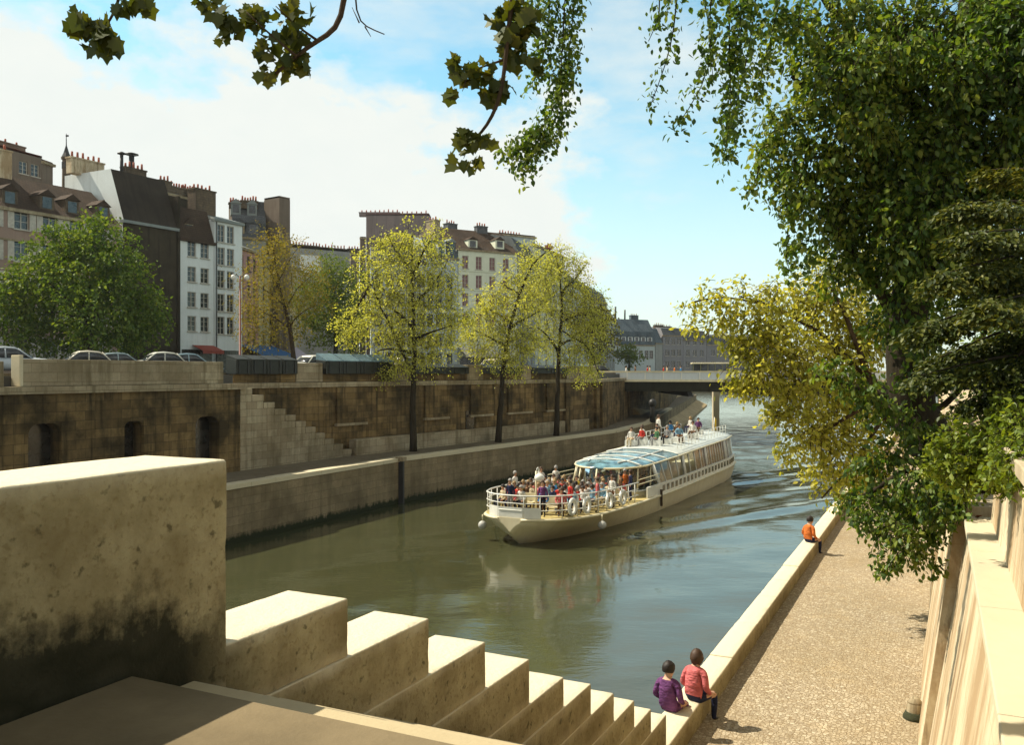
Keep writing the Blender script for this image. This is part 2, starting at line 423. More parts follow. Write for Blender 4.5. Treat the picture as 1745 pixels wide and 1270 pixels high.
vs = sc.view_settings; vs.view_transform = 'Standard'; vs.look = 'None'; vs.exposure = 0.55; vs.gamma = 1.0
sc.render.engine = 'CYCLES'
cy = sc.cycles; cy.max_bounces = 8; cy.diffuse_bounces = 3; cy.glossy_bounces = 4; cy.transmission_bounces = 4; cy.transparent_max_bounces = 8
cy.use_denoising = True; cy.caustics_reflective = False; cy.caustics_refractive = False
cy.use_adaptive_sampling = True; cy.adaptive_threshold = .02; cy.sample_clamp_indirect = 6

# ------------------------------------------------------------ water
BOW = Vector((-.11, 40.25, 0)); AX = Vector((.472, .8816, 0)); LX = Vector((.8816, -.472, 0))
BL = 33.0
def make_water():
    xs = np.unique(np.concatenate([np.linspace(-400, -45, 14), np.arange(-45, 62, .42), np.linspace(62, 400, 14)]))
    ys = np.unique(np.concatenate([np.linspace(-60, 6, 10), np.arange(6, 70, .35), np.arange(70, 130, .8), np.linspace(130, 700, 30)]))
    Xg, Yg = np.meshgrid(xs, ys)
    # long gentle swell
    Zg = np.zeros_like(Xg)
    for kx, ky, a, p in ((.9, .5, .010, 0), (.5, -1.1, .009, 1), (1.7, .9, .006, 2), (-.7, 1.9, .006, 3), (2.3, -1.4, .004, .5)):
        Zg += a * np.sin(kx * Xg + ky * Yg + p + .6 * np.sin(.31 * Xg - .23 * Yg))
    # the boat's wake: crests running back from the bow on either side, and a stirred strip astern
    s = (Xg - BOW.x) * AX.x + (Yg - BOW.y) * AX.y
    wv = (Xg - BOW.x) * LX.x + (Yg - BOW.y) * LX.y
    for sg in (1, -1):
        for s0, a in ((1.5, .10), (12, .05), (25, .11), (32, .10)):
            ds = np.maximum(s - s0, 0)
            dist = sg * wv - (2.0 + .42 * ds)
            amp = a * np.exp(-ds / 30.) * (s > s0) * np.minimum(ds / 2.5, 1)
            Zg += amp * np.exp(-(dist / 1.5) ** 2) * np.cos(dist * 2.0)
    ast = (s > BL) * np.exp(-(wv / 3.2) ** 2) * np.exp(-np.maximum(s - BL, 0) / 30)
    Zg += ast * .05 * np.sin(3.1 * Xg + 1.3 * Yg) * np.sin(2.2 * Yg - 1.7 * Xg)
    fade = (np.abs(Xg) < 60) & (Yg > 5) & (Yg < 130)
    Zg *= fade
    nx, ny = len(xs), len(ys)
    v = np.stack([Xg.ravel(), Yg.ravel(), Zg.ravel()], 1)
    idx = np.arange(nx * ny).reshape(ny, nx)
    f = np.stack([idx[:-1, :-1].ravel(), idx[:-1, 1:].ravel(), idx[1:, 1:].ravel(), idx[1:, :-1].ravel()], 1)
    me = bpy.data.meshes.new('water'); me.from_pydata(v.tolist(), [], f.tolist())
    me.polygons.foreach_set('use_smooth', [True] * len(f)); me.update()
    m, t = newmat('river_water'); q = NT(t)
    ob = q.n('ShaderNodeTexCoord').outputs['Object']
    a = q.noise(q.mapv(ob, (.55, 1.0, 1)), 1.1, 4, .5); b = q.noise(q.mapv(ob, (1.0, 1.5, 1)), 4.5, 4, .55); c = q.noise(ob, .12, 3)
    h = q.math('ADD', q.math('MULTIPLY', a, 1.0), q.math('MULTIPLY', b, .22))
    h = q.math('MULTIPLY', h, q.math('ADD', q.math('MULTIPLY', c, 1.6), .1))
    col = q.mix(c, (.038, .042, .018), (.056, .058, .026))
    bs = q.out(col, .04, q.bump(h, .2, .10), .5); bs.inputs['IOR'].default_value = 1.6
    me.materials.append(m)
    o = bpy.data.objects.new('water', me); COL.objects.link(o); tag(o, kind='structure')
make_water()

# ------------------------------------------------------------ lines of the place (seen from above)
N0, ND = Vector((-14.6, 47.3)), Vector((.454, .891))         # front of the near part of the far embankment
def npt(t): return (N0.x + ND.x * t, N0.y + ND.y * t)
MLINE = [(-15.6, 48.9), (-7.0, 61.2), (4.6, 77.9), (8.6, 84.0), (12.4, 98.0), (15.5, 112), (24, 135), (44, 230)]
EDGE = [(-42, -18.5), (-12.96, 41.2), (-6.9, 53.7), (9.43, 79.5), (14.6, 93.0), (17.6, 106), (22, 124), (44, 210)]
NEARW = [npt(-62), npt(0)]
ZQ = 2.7; ZS = 7.35

def sheet(name, poly, z, mat, depth=.5):
    mb = MB(); mb.prism(poly, z - depth, z)
    return tag(mb.build(name, mat), kind='structure')

# the far lower quay, its face and its coping
back = [npt(-62), npt(9.8)] + MLINE[1:]
sheet('lower_quay', EDGE + [(p[0] - 1.5, p[1] + .9) for p in back[::-1]], ZQ, M['paving'], 2.2)
mb = MB(); mb.slabline(EDGE, -.02, .9, -1.5, ZQ - .16)
qw = mb.build('quay_wall', M['quay_stone']); tag(qw, 'low stone quay wall along the water behind the tour boat', 'quay wall')
def along(pts, s):
    for a, b in zip(pts, pts[1:]):
        a, b = Vector(a), Vector(b); L = (b - a).length
        if s <= L: return a + (b - a) * (s / L), (b - a).normalized()
        s -= L
    return b, (b - a).normalized()
cb = MB(); s = 0.0
for i in range(120):
    L = random.uniform(1.6, 2.4)
    a, t = along(EDGE, 44 + s); b, t2 = along(EDGE, 44 + s + L - .015)
    s += L
    dz = random.uniform(-.012, .012)
    cb.slabline([a, b], -.08, .62, ZQ - .155, ZQ + .09 + dz)
    if s > 120: break
cb.build('coping', M['coping'], qw, bevel=.02)
lad = MB()
p, t = along(EDGE, 44 + 38.9 - 2.1)
lp = gx(681, 53.7, 0)
lad.box((lp.x + .12, lp.y - .1, -.5), (.34, .16, 3.1), math.atan2(.5, .86) - 1.0)
ld = lad.build('ladder_recess', M['iron'], qw)
cap = MB(); cap.box((lp.x + .1, lp.y - .12, ZQ - .1), (.55, .4, .25), -.5); cap.build('recess_cap', M['pale_stone'], qw)

# the upper street on the far bank, and land
back2 = NEARW + MLINE
street = [(p[0] - .5, p[1] + .3) for p in back2]
sheet('street', street + [(60, 420), (-420, 420), (-420, -60)], ZS + .5, M['asphalt'], 1.0)
side = MB(); side.slabline(back2, 1.0, 3.6, ZS + .45, ZS + .62)
tag(side.build('pavement', M['paving']), kind='structure')
land = MB(); land.prism([(-900, 430), (-900, 1500), (1500, 1500), (1500, 430)], -2, 6.5)
land.prism([(-900, 232), (40, 232), (70, 429.9), (-900, 429.9)], -2, 7.2)
tag(land.build('ground', M['earth']), kind='structure')

# ------------------------------------------------------------ far embankment, near part with arched doors
def facade(mb, A, B, z0, z1, holes, rev=.3, m=0, mr=None):
    """a wall from A to B (outside on the right-hand side walking A>B is the viewer's side) with holes (t0,t1,zb,zt) cut and reveals"""
    A, B = Vector(A[:2]), Vector(B[:2]); L = (B - A).length; t = (B - A) / L; n = Vector((t.y, -t.x))
    T = sorted(set([0, L] + [h[0] for h in holes] + [h[1] for h in holes]))
    Zs = sorted(set([z0, z1] + [h[2] for h in holes] + [h[3] for h in holes]))
    P = lambda a, z, d=0: (A.x + t.x * a - n.x * d, A.y + t.y * a - n.y * d, z)
    for a, b in zip(T, T[1:]):
        for c, d in zip(Zs, Zs[1:]):
            if any(h[0] - 1e-6 <= a and b <= h[1] + 1e-6 and h[2] - 1e-6 <= c and d <= h[3] + 1e-6 for h in holes): continue
            mb.quad(P(a, c), P(b, c), P(b, d), P(a, d), m)
    mr = m if mr is None else mr
    for a, b, c, d in holes:
        mb.quad(P(a, c), P(a, d), P(a, d, rev), P(a, c, rev), mr); mb.quad(P(b, c, rev), P(b, d, rev), P(b, d), P(b, c), mr)
        mb.quad(P(a, d), P(b, d), P(b, d, rev), P(a, d, rev), mr); mb.quad(P(a, c, rev), P(b, c, rev), P(b, c), P(a, c), mr)

A, B = npt(-62), npt(0)
def tN(x):   # distance along the near embankment front of photo column x
    q = (x - 872.5) / F
    return (N0.x - q * N0.y) / (q * ND.y - ND.x)
doors = []
for x0, x1, ytop in ((48, 105, 722), (212, 245, 718), (333, 374, 710)):
    a, b = tN(x0) + 62, tN(x1) + 62
    d = N0.y + ND.y * (tN((x0 + x1) / 2))
    doors.append((a, b, ZQ + .02, CAMZ - (ytop - 635) / F * d))
emb = MB(); facade(emb, A, B, 0, ZS - .25, doors, .9)
na = Vector((ND.y, -ND.x))
# flat-arched heads: corner stones rounding the top of each opening
for a, b, c, d in doors:
    w_ = b - a; r = w_ * .32
    for base, sg in ((a, 1), (b, -1)):
        pts = []
        for i in range(6):
            an = math.pi / 2 * i / 5
            pts.append((base + sg * (r - r * math.cos(an)), d - r + r * math.sin(an)))
        ring = [(base, d)] + pts[::1]
        fr = [(A[0] + ND.x * q - na.x * .02, A[1] + ND.y * q - na.y * .02, z) for q, z in ring]
        bk = [(A[0] + ND.x * q - na.x * .9, A[1] + ND.y * q - na.y * .9, z) for q, z in ring]
        n_ = len(ring)
        emb.add(fr + bk, [tuple(range(n_)), tuple(range(n_, 2 * n_))[::-1]] + [(i, n_ + i, n_ + (i + 1) % n_, (i + 1) % n_) for i in range(n_)])
# end return, top and back of the wall
e0, e1 = Vector(B), Vector(B) - na * 3.2
emb.quad((e0.x, e0.y, 0), (e1.x, e1.y, 0), (e1.x, e1.y, ZS - .25), (e0.x, e0.y, ZS - .25))
a1 = Vector(A) - na * 3.2
emb.quad((A[0], A[1], ZS - .25), (e0.x, e0.y, ZS - .25), (e1.x, e1.y, ZS - .25), (a1.x, a1.y, ZS - .25))
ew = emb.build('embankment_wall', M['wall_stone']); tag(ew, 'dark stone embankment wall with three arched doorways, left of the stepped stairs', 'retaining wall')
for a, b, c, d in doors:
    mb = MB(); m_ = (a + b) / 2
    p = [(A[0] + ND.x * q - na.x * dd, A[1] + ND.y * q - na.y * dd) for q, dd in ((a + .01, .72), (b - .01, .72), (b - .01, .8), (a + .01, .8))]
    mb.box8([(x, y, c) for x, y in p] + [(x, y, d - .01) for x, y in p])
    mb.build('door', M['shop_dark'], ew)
# main part: plain wall with recessed panels and sills
mw = MB(); mw.slabline(MLINE, 0, 1.4, 0, ZS - .25)
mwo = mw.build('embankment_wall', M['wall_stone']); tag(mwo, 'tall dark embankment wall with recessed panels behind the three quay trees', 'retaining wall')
def mpt(x, off=0):  # point on the main embankment line at photo column x
    q = (x - 872.5) / F
    for a, b in zip(MLINE, MLINE[1:]):
        a, b = Vector(a), Vector(b); den = (b.x - a.x) - q * (b.y - a.y)
        s_ = (q * a.y - a.x) / den
        if -1e-6 <= s_ <= 1 + 1e-6:
            t = (b - a).normalized(); n = Vector((t.y, -t.x))
            return a + (b - a) * s_ + n * off, t, n
    return Vector(MLINE[0]), ND, na
def mslab(mb, x0, x1, z0, z1, o0, o1):
    a, t, n = mpt(x0); b, _, _ = mpt(x1)
    q = [a + n * o1, b + n * o1, b + n * o0, a + n * o0]
    mb.box8([(p.x, p.y, z0) for p in q] + [(p.x, p.y, z1) for p in q])
pm = MB(); pl = MB(); pd = MB()
for x0, x1 in ((572, 620), (722, 760), (800, 835), (864, 902), (930, 962)):
    mslab(pm, x0, x1, 4.75, ZS - .3, -.1, .16); mslab(pl, x0 - 2, x1 + 2, 4.62, 4.78, -.1, .26)
mslab(pd, 793, 807, ZQ + .02, 5.1, -.1, .05)
for x0, x1 in ((960, 967), (1022, 1031), (1012, 1017)): mslab(pm, x0, x1, ZQ, ZS - .3, -.1, .3)
pm.build('pilaster', M['wall_stone'], mwo); pl.build('sill', M['pale_stone'], mwo); pd.build('door', M['shop_dark'], mwo)
mb = MB(); mb.slabline([npt(9.9), mpt(1000, 0)[0]], -.25, 1.6, 2.0, 4.62 - .9)
mb.build('plinth', M['pale_stone'], mwo)

# the ledge under the parapet, all along
lg = MB(); lg.slabline([npt(-62), npt(.3)], -.22, .9, ZS - .25, ZS + .06)
lg.slabline(MLINE[0:6], -.22, .9, ZS - .252, ZS + .05)
tag(lg.build('cornice', M['pale_stone']), 'long pale stone ledge running under the far parapet and book boxes', 'ledge')

# ------------------------------------------------------------ far stepped stairs
st = thing('quay_stairs', 'old stepped stone stairs going down the far embankment wall to the lower quay', 'stairs', (npt(0)[0], npt(0)[1], ZQ))
n_st = 11; run = 9.7 / n_st
topz = lambda i: CAMZ - .85 - i * (7.15 - 3.15) / (n_st - 1)
wl = MB(); 
for i in range(n_st):
    a, b = npt(.004 + i * run), npt((i + 1) * run)
    z1 = topz(i)
    wl.slabline([a, b], .03, .42, ZQ - .3, z1 - .34)
wl.build('side_wall', M['pale_stone'], st)
for i in range(n_st):
    a, b = npt(.004 + i * run), npt((i + 1) * run)
    mb = MB(); mb.slabline([a, b], -.02, .46, topz(i) - .338, topz(i) + random.uniform(-.03, .03)); mb.build('coping_block', M['pale_stone'], st, bevel=.02)
tr = MB()
for i in range(26):
    f0 = i / 26
    a, b = npt(f0 * 9.6 + .01), npt((i + 1) / 26 * 9.6)
    w0 = 2.0 - 1.3 * f0
    tr.slabline([a, b], .44, max(.8, w0), ZQ - .3, ZQ + .2 + (1 - f0) * 3.9)
tr.build('steps', M['wall_stone'], st)

# ------------------------------------------------------------ far parapet: stone lengths, piers, book boxes
def par(name, pts, z0, z1, a, b, mat, label, cat, group=None, bevel=.03):
    mb = MB(); mb.slabline(pts, a, b, z0, z1)
    o = mb.build(name, mat, None, bevel, off=Vector((pts[0][0], pts[0][1], z0))); return tag(o, label, cat, group)
ZP = ZS + .07
par('parapet', [npt(tN(40)), npt(tN(382))], ZP, 8.56, .05, .5, M['pale_stone'], 'long pale stone parapet in front of the parked cars', 'parapet')
par('parapet_post', [npt(tN(33)), npt(tN(39.5))], ZP, 8.72, -.02, .55, M['coping'], 'white stone post at the left end of the long parapet', 'post')
par('parapet', [npt(-40), npt(tN(8))], ZP, 8.45, .05, .45, M['pale_stone'], 'short dark parapet at the left edge beyond the white stone post', 'parapet')
piers = [(505, 550, 'stone pier of the parapet between the plain and the blue-lidded book boxes'), (669, 696, 'stone pier of the parapet beside the nearest quay tree'),
         (797, 823, 'stone pier of the parapet left of the middle quay tree'), (889, 905, 'stone pier of the parapet just left of the farthest quay tree'), (966, 1018, 'stone pier of the parapet next to the white bridge')]
def mpts(x0, x1): return [mpt(x0)[0], mpt(x1)[0]]
for x0, x1, lb in piers:
    par('parapet_pier', mpts(x0, x1), ZP, 8.58, .0, .6, M['pale_stone'], lb, 'stone pier', 'piers of the far parapet')
for x0, x1, lb in ((506 - 124, 505, 'low wall under the plain dark book boxes'), (550, 669, 'low wall under the blue-lidded book boxes'), (696, 797, 'low wall between the first and second quay trees'),
                   (823, 889, 'low wall between the second and third quay trees'), (905, 966, 'low wall left of the bridge, by the third quay tree')):
    par('parapet', mpts(max(x0, 400), x1), ZP, 7.9, .08, .5, M['wall_stone'], 'dark ' + lb, 'parapet')

def bookbox(x0, x1, lid, label, group):
    a, t, n = mpt(max(x0, 397)); b, _, _ = mpt(x1)
    if x0 < 397: a = Vector(npt(tN(x0 + 4))) if x0 < 396 else a
    c = (a + b) / 2; L = (b - a).length - .05; rot = math.atan2((b - a).y, (b - a).x)
    o = thing('book_box', label, 'bookstall box', (c.x - n.x * .28, c.y - n.y * .28, 7.91), group, rot)
    H = .78 if 'among' not in group else .42; R0 = .42 if lid else .22
    mb = MB(); mb.box8([(-L / 2, -.48, 0), (L / 2, -.48, 0), (L / 2, .4, 0), (-L / 2, .4, 0), (-L / 2, -.48, H), (L / 2, -.48, H), (L / 2, .4, H + .1), (-L / 2, .4, H + .1)])
    mb.build('chest', M['dark_green'], o, .015, off=(0, 0, 0))
    e = L / 2 - .03
    mb = MB(); mb.box8([(-e, -.52, H + .005), (e, -.52, H + .005), (e, .44, H + .105), (-e, .44, H + .105), (-e, -.52, H + .06), (e, -.52, H + .06), (e, .44, H + .1 + R0), (-e, .44, H + .1 + R0)])
    mb.build('lid', M['lid'] if lid else M['dark_green'], o, .01, off=(0, 0, 0))
    for q in (-.3, .3): mb = MB(); mb.box((L * q, -.5, .05), (.05, .05, H - .06)); mb.build('strap', M['iron'], o, 0, off=(0, 0, 0))
    return o
xs = [398, 424, 451, 478, 504]
for i, nm in enumerate(('leftmost, above the top of the far stairs', 'second from the left, above the far stairs', 'third from the left, above the far stairs', 'rightmost, touching the stone pier')):
    bookbox(xs[i], xs[i + 1], False, 'dark closed book box of the left run, ' + nm, 'closed dark book boxes')
xs = [551, 581, 611, 640, 668]
for i, nm in enumerate(('first from the left', 'second from the left', 'third from the left', 'fourth, next to the nearest quay tree')):
    bookbox(xs[i], xs[i + 1], True, 'green book box with grey-blue lid, ' + nm, 'book boxes with blue lids')
for x0, x1, lb in ((698, 730, 'just right of the nearest quay tree trunk'), (731, 763, 'midway between the first two quay trees'), (764, 796, 'left of the pier before the middle quay tree'),
                   (825, 856, 'behind the middle quay tree trunk'), (857, 888, 'right of the middle quay tree trunk'), (906, 935, 'left of the farthest quay tree trunk'), (937, 965, 'behind the farthest quay tree trunk')):
    bookbox(x0, x1, False, 'low dark green book box ' + lb, 'dark book boxes among the quay trees')

rp0 = [(19.3, 108), (24.0, 125), (47, 212)]; rp1 = [(14.6, 110.5), (19.0, 128), (40, 215)]
mb = MB()
for (a, b), (c, d) in zip(zip(rp0, rp0[1:]), zip(rp1, rp1[1:])):
    mb.box8([(a[0], a[1], -1.2), (b[0], b[1], -1.2), (d[0], d[1], -1.2), (c[0], c[1], -1.2), (a[0], a[1], .25), (b[0], b[1], .25), (d[0], d[1], 3.9), (c[0], c[1], 3.9)])
tag(mb.build('stone_ramp', masonry('ramp_stone', (.52, .40, .22), (.42, .31, .16), (.3, .22, .12), 1.2, .5, .01, (.2, .15, .07), .5, .3)), 'sunlit brown stone ramp sloping into the water beyond the bridge, behind the boat roof', 'ramp')

# ------------------------------------------------------------ bridge
br = thing('bridge', 'flat dark bridge with a white parapet crossing the river behind the boat', 'bridge', (30, 101, 0))
bx0, bx1, by = 10.0, 66.0, 100.0
mb = MB(); mb.box8([(bx0, by, 5.9), (bx1, by - 6, 5.55), (bx1, by + 16, 5.55), (bx0, by + 22, 5.9), (bx0, by, 7.05), (bx1, by - 6, 7.05), (bx1, by + 16, 7.05), (bx0, by + 22, 7.05)])
mb.build('deck', plaster('bridge_girder_paint', (.035, .034, .022), (.012, .012, .008), .5, .6), br)
mb = MB()
for dy, ww in ((-.25, .3), (21.9, .3)): mb.box8([(bx0, by + dy, 7.06), (bx1, by - 6 + dy, 7.06), (bx1, by - 6 + dy + ww, 7.06), (bx0, by + dy + ww, 7.06), (bx0, by + dy, 8.02), (bx1, by - 6 + dy, 8.02), (bx1, by - 6 + dy + ww, 8.02), (bx0, by + dy + ww, 8.02)])
mb.build('parapet', plaster('bridge_parapet_paint', (.70, .76, .78), (.5, .52, .5), .2, .3), br)
mb = MB()
for dy in (-.35, 21.8):
    mb.box8([(bx0, by + dy, 8.022), (bx1, by - 6 + dy, 8.022), (bx1, by - 6 + dy + .5, 8.022), (bx0, by + dy + .5, 8.022), (bx0, by + dy, 8.17), (bx1, by - 6 + dy, 8.17), (bx1, by - 6 + dy + .5, 8.17), (bx0, by + dy + .5, 8.17)])
    mb.box8([(bx0, by + dy, 6.95), (bx1, by - 6 + dy, 6.95), (bx1, by - 6 + dy + .5, 6.95), (bx0, by + dy + .5, 6.95), (bx0, by + dy, 7.2), (bx1, by - 6 + dy, 7.2), (bx1, by - 6 + dy + .5, 7.2), (bx0, by + dy + .5, 7.2)])
mb.build('rail', M['cream_paint'], br)
mb = MB()
for i in range(28):
    f = (i + .5) / 28; mb.box((bx0 + (bx1 - bx0) * f, by - 6 * f - .26, 7.2), (.14, .12, .82))
mb.build('panel_rib', M['white_paint'], br)
mb = MB()
for i in range(7):
    x = bx0 + .5 + i * 9.2; mb.box8([(x, by - 1 - (i * 9) / 9.3, 5.3), (x + .5, by - 1 - i, 5.3), (x + .5, by + 20 - i, 5.3), (x, by + 20 - i, 5.3), (x, by - .2 - i * .6, 5.92), (x + .5, by - .2 - i * .6, 5.92), (x + .5, by + 19 - i, 5.92), (x, by + 19 - i, 5.92)])
mb.build('girder', M['iron'], br)
for x, y in ((29.4, 127), (50, 98)):
    mb = MB(); mb.box((x, y, -1), (.9, 9 if x > 40 else .8, 6.6)); mb.build('pier', M['coping'], br, .05)
# ------------------------------------------------------------ our own side: landing, stairs, stepped parapet, low wall
P4 = lambda u0, u1, v0, v1: [uv(u0, v1)[:2], uv(u0, v0)[:2], uv(u1, v0)[:2], uv(u1, v1)[:2]]
def ubox(mb, u0, u1, v0, v1, z0, z1, m=0): mb.prism(P4(u0, u1, v0, v1), z0, z1, m)
ZL = 6.5; ZR = 2.13
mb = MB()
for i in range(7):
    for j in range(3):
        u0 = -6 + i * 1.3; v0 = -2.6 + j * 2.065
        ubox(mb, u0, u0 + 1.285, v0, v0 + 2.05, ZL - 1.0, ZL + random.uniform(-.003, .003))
M['landing'] = plaster('worn_shaded_landing_stone', (.24, .185, .105), (.035, .027, .012), .9, .1, .85, 38); M['step'] = plaster('worn_sunlit_step_stone', (.50, .41, .25), (.2, .15, .08), .6, .1, .85, 38)  # shade put into the landing colour; sunlit steps get a paler copy
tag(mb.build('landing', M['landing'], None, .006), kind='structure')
sc_ = thing('stone_stairs', 'pale stone stairs going down beside the stepped parapet', 'stairs', uv(3.1, 1.9, ZR))
nst = 28
for i in range(nst):
    u0 = 3.105 + i * .338; z = ZL - (i + 1) * (ZL - ZR) / nst + .02
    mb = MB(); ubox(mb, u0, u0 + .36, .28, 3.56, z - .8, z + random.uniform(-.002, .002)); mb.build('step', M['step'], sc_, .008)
# the parapet descends in blocks, each lying on the next
us = [3.75, 4.88, 5.93, 6.89, 7.81, 8.69, 9.5, 10.3, 11.1, 11.85, 12.6, 13.3]
hs = [.49, 1.53, 1.93, 2.38, 2.80, 3.25, 3.58, 3.95, 4.31, 4.68, 5.02, 5.5]
def grime_and_shade_stone(name):
    m, t = newmat(name); k = NT(t)
    ob = k.n('ShaderNodeTexCoord').outputs['Object']; uvn = k.n('ShaderNodeUVMap').outputs[0]
    big = k.noise(ob, .9, 8, .65); mid = k.noise(ob, 3.2, 8, .7); fine = k.noise(ob, 28, 5, .6)
    st = k.noise(k.mapv(uvn, (2.4, .25, 1)), 2, 6, .65)
    sp = k.n('ShaderNodeSeparateXYZ'); k.l(uvn, sp.inputs[0])
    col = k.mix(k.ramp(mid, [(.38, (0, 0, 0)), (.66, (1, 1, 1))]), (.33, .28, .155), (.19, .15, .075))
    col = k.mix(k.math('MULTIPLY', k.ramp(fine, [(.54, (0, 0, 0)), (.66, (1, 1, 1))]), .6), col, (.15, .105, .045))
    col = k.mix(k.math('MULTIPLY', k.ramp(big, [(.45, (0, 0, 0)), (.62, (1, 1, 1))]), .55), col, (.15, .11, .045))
    pit = k.noise(ob, 11, 4, .5)
    col = k.mix(k.math('MULTIPLY', k.ramp(pit, [(.62, (0, 0, 0)), (.69, (1, 1, 1))]), .75), col, (.05, .04, .016))
    # black moss creeping up from the landing on upright faces
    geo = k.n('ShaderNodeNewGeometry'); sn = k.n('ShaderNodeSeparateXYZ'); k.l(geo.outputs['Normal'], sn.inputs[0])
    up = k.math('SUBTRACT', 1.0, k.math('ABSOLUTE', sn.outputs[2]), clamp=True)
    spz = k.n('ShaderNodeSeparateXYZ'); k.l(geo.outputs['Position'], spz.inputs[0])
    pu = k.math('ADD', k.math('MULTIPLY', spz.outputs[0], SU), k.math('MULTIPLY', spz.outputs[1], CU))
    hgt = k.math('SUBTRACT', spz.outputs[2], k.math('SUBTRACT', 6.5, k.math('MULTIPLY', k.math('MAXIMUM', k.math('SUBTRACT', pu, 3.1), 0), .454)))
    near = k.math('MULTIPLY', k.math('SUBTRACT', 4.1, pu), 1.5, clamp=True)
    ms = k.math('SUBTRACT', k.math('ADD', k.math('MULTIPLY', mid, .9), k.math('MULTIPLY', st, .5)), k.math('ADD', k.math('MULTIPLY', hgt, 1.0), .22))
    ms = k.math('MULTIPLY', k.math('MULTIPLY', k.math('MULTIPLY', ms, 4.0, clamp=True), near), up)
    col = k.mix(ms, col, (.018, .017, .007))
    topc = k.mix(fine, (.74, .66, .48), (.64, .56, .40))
    col = k.mix(k.math('MULTIPLY', k.math('ABSOLUTE', sn.outputs[2]), 1.0, clamp=True), col, topc)  # upright faces coloured darker for shade, level faces paler for sun
    k.out(col, .85, k.bump(k.math('ADD', k.math('SUBTRACT', mid, k.math('MULTIPLY', pit, .5)), k.math('MULTIPLY', fine, .9)), .6, .02), .2); return m
M['parapet_stone'] = grime_and_shade_stone('weathered_shaded_parapet_stone')
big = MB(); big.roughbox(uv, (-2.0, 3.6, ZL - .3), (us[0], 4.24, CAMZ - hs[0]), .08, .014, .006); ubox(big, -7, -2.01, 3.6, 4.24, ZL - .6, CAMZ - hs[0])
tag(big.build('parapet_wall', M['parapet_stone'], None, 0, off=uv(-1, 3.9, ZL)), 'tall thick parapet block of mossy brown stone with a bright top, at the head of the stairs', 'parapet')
sp = thing('stepped_parapet', 'stone parapet stepping down in blocks beside the stairs to the low quay wall', 'parapet', uv(8, 3.85, ZR))
for i in range(1, 11):
    mb = MB()
    zt = CAMZ - hs[i]; zb = CAMZ - hs[i + 1] + .004
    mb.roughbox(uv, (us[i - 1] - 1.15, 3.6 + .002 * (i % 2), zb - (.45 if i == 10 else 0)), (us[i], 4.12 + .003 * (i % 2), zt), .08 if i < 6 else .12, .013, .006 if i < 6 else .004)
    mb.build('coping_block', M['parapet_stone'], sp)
base = MB()
for i in range(1, 11): ubox(base, us[i - 1] - 1.1, us[i] - 1.105 if i < 10 else 13.0, 3.62, 4.10, -1, CAMZ - hs[i + 1] - .004 if i < 10 else 2.0)
ubox(base, -7, 2.6, 3.62, 4.2, -1, ZL - .62)
base.build('foundation', M['quay_stone'], sp)
lw = thing('low_wall', 'long low sunlit stone wall between the right quay and the river', 'wall', uv(14, 3.8, ZR))
u = 12.615
i = 0
while u < 112:
    L = random.uniform(1.7, 2.6); mb = MB()
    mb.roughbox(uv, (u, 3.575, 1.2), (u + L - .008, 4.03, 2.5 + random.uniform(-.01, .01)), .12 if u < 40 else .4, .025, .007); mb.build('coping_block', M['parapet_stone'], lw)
    u += L; i += 1
mb = MB(); ubox(mb, 12.0, 112, 3.62, 4.0, -1.5, 1.195); mb.build('river_face', M['quay_stone'], lw)

# cobbled quay
def cobble():
    m, t = newmat('quay_cobbles'); k = NT(t)
    uvn = k.n('ShaderNodeUVMap').outputs[0]; ob = k.n('ShaderNodeTexCoord').outputs['Object']
    big = k.noise(ob, .35, 7, .6); mid = k.noise(ob, 2.2, 6, .6); fine = k.noise(ob, 40, 4, .6)
    v1 = k.n('ShaderNodeTexVoronoi'); v1.inputs['Scale'].default_value = 16.0; v1.inputs['Randomness'].default_value = .72; k.l(uvn, v1.inputs['Vector'])
    v2 = k.n('ShaderNodeTexVoronoi', feature='DISTANCE_TO_EDGE'); v2.inputs['Scale'].default_value = 16.0; v2.inputs['Randomness'].default_value = .72; k.l(uvn, v2.inputs['Vector'])
    sepv = k.n('ShaderNodeSeparateColor'); k.l(v1.outputs['Color'], sepv.inputs[0])
    col = k.ramp(sepv.outputs[0], [(0, (.31, .25, .17)), (.35, (.385, .315, .215)), (.7, (.45, .375, .26)), (1, (.56, .49, .36))])
    col = k.mix(k.math('MULTIPLY', k.ramp(big, [(.4, (0, 0, 0)), (.65, (1, 1, 1))]), .45), col, (.27, .205, .105))
    col = k.mix(k.math('MULTIPLY', k.ramp(mid, [(.5, (0, 0, 0)), (.75, (1, 1, 1))]), .35), col, (.52, .38, .20))
    edge = k.ramp(v2.outputs['Distance'], [(.02, (0, 0, 0)), (.11, (1, 1, 1))])
    col = k.mix(edge, (.25, .185, .105), col)
    h = k.math('ADD', edge, k.math('ADD', k.math('MULTIPLY', fine, .3), k.math('MULTIPLY', sepv.outputs[1], .5)))
    k.out(col, .85, k.bump(h, .55, .02), .25); return m
M['cobbles'] = cobble()
mb = MB(); ubox(mb, 11.5, 112, -.6, 3.59, .6, ZR)
tag(mb.build('quay_pavement', M['cobbles']), kind='structure')

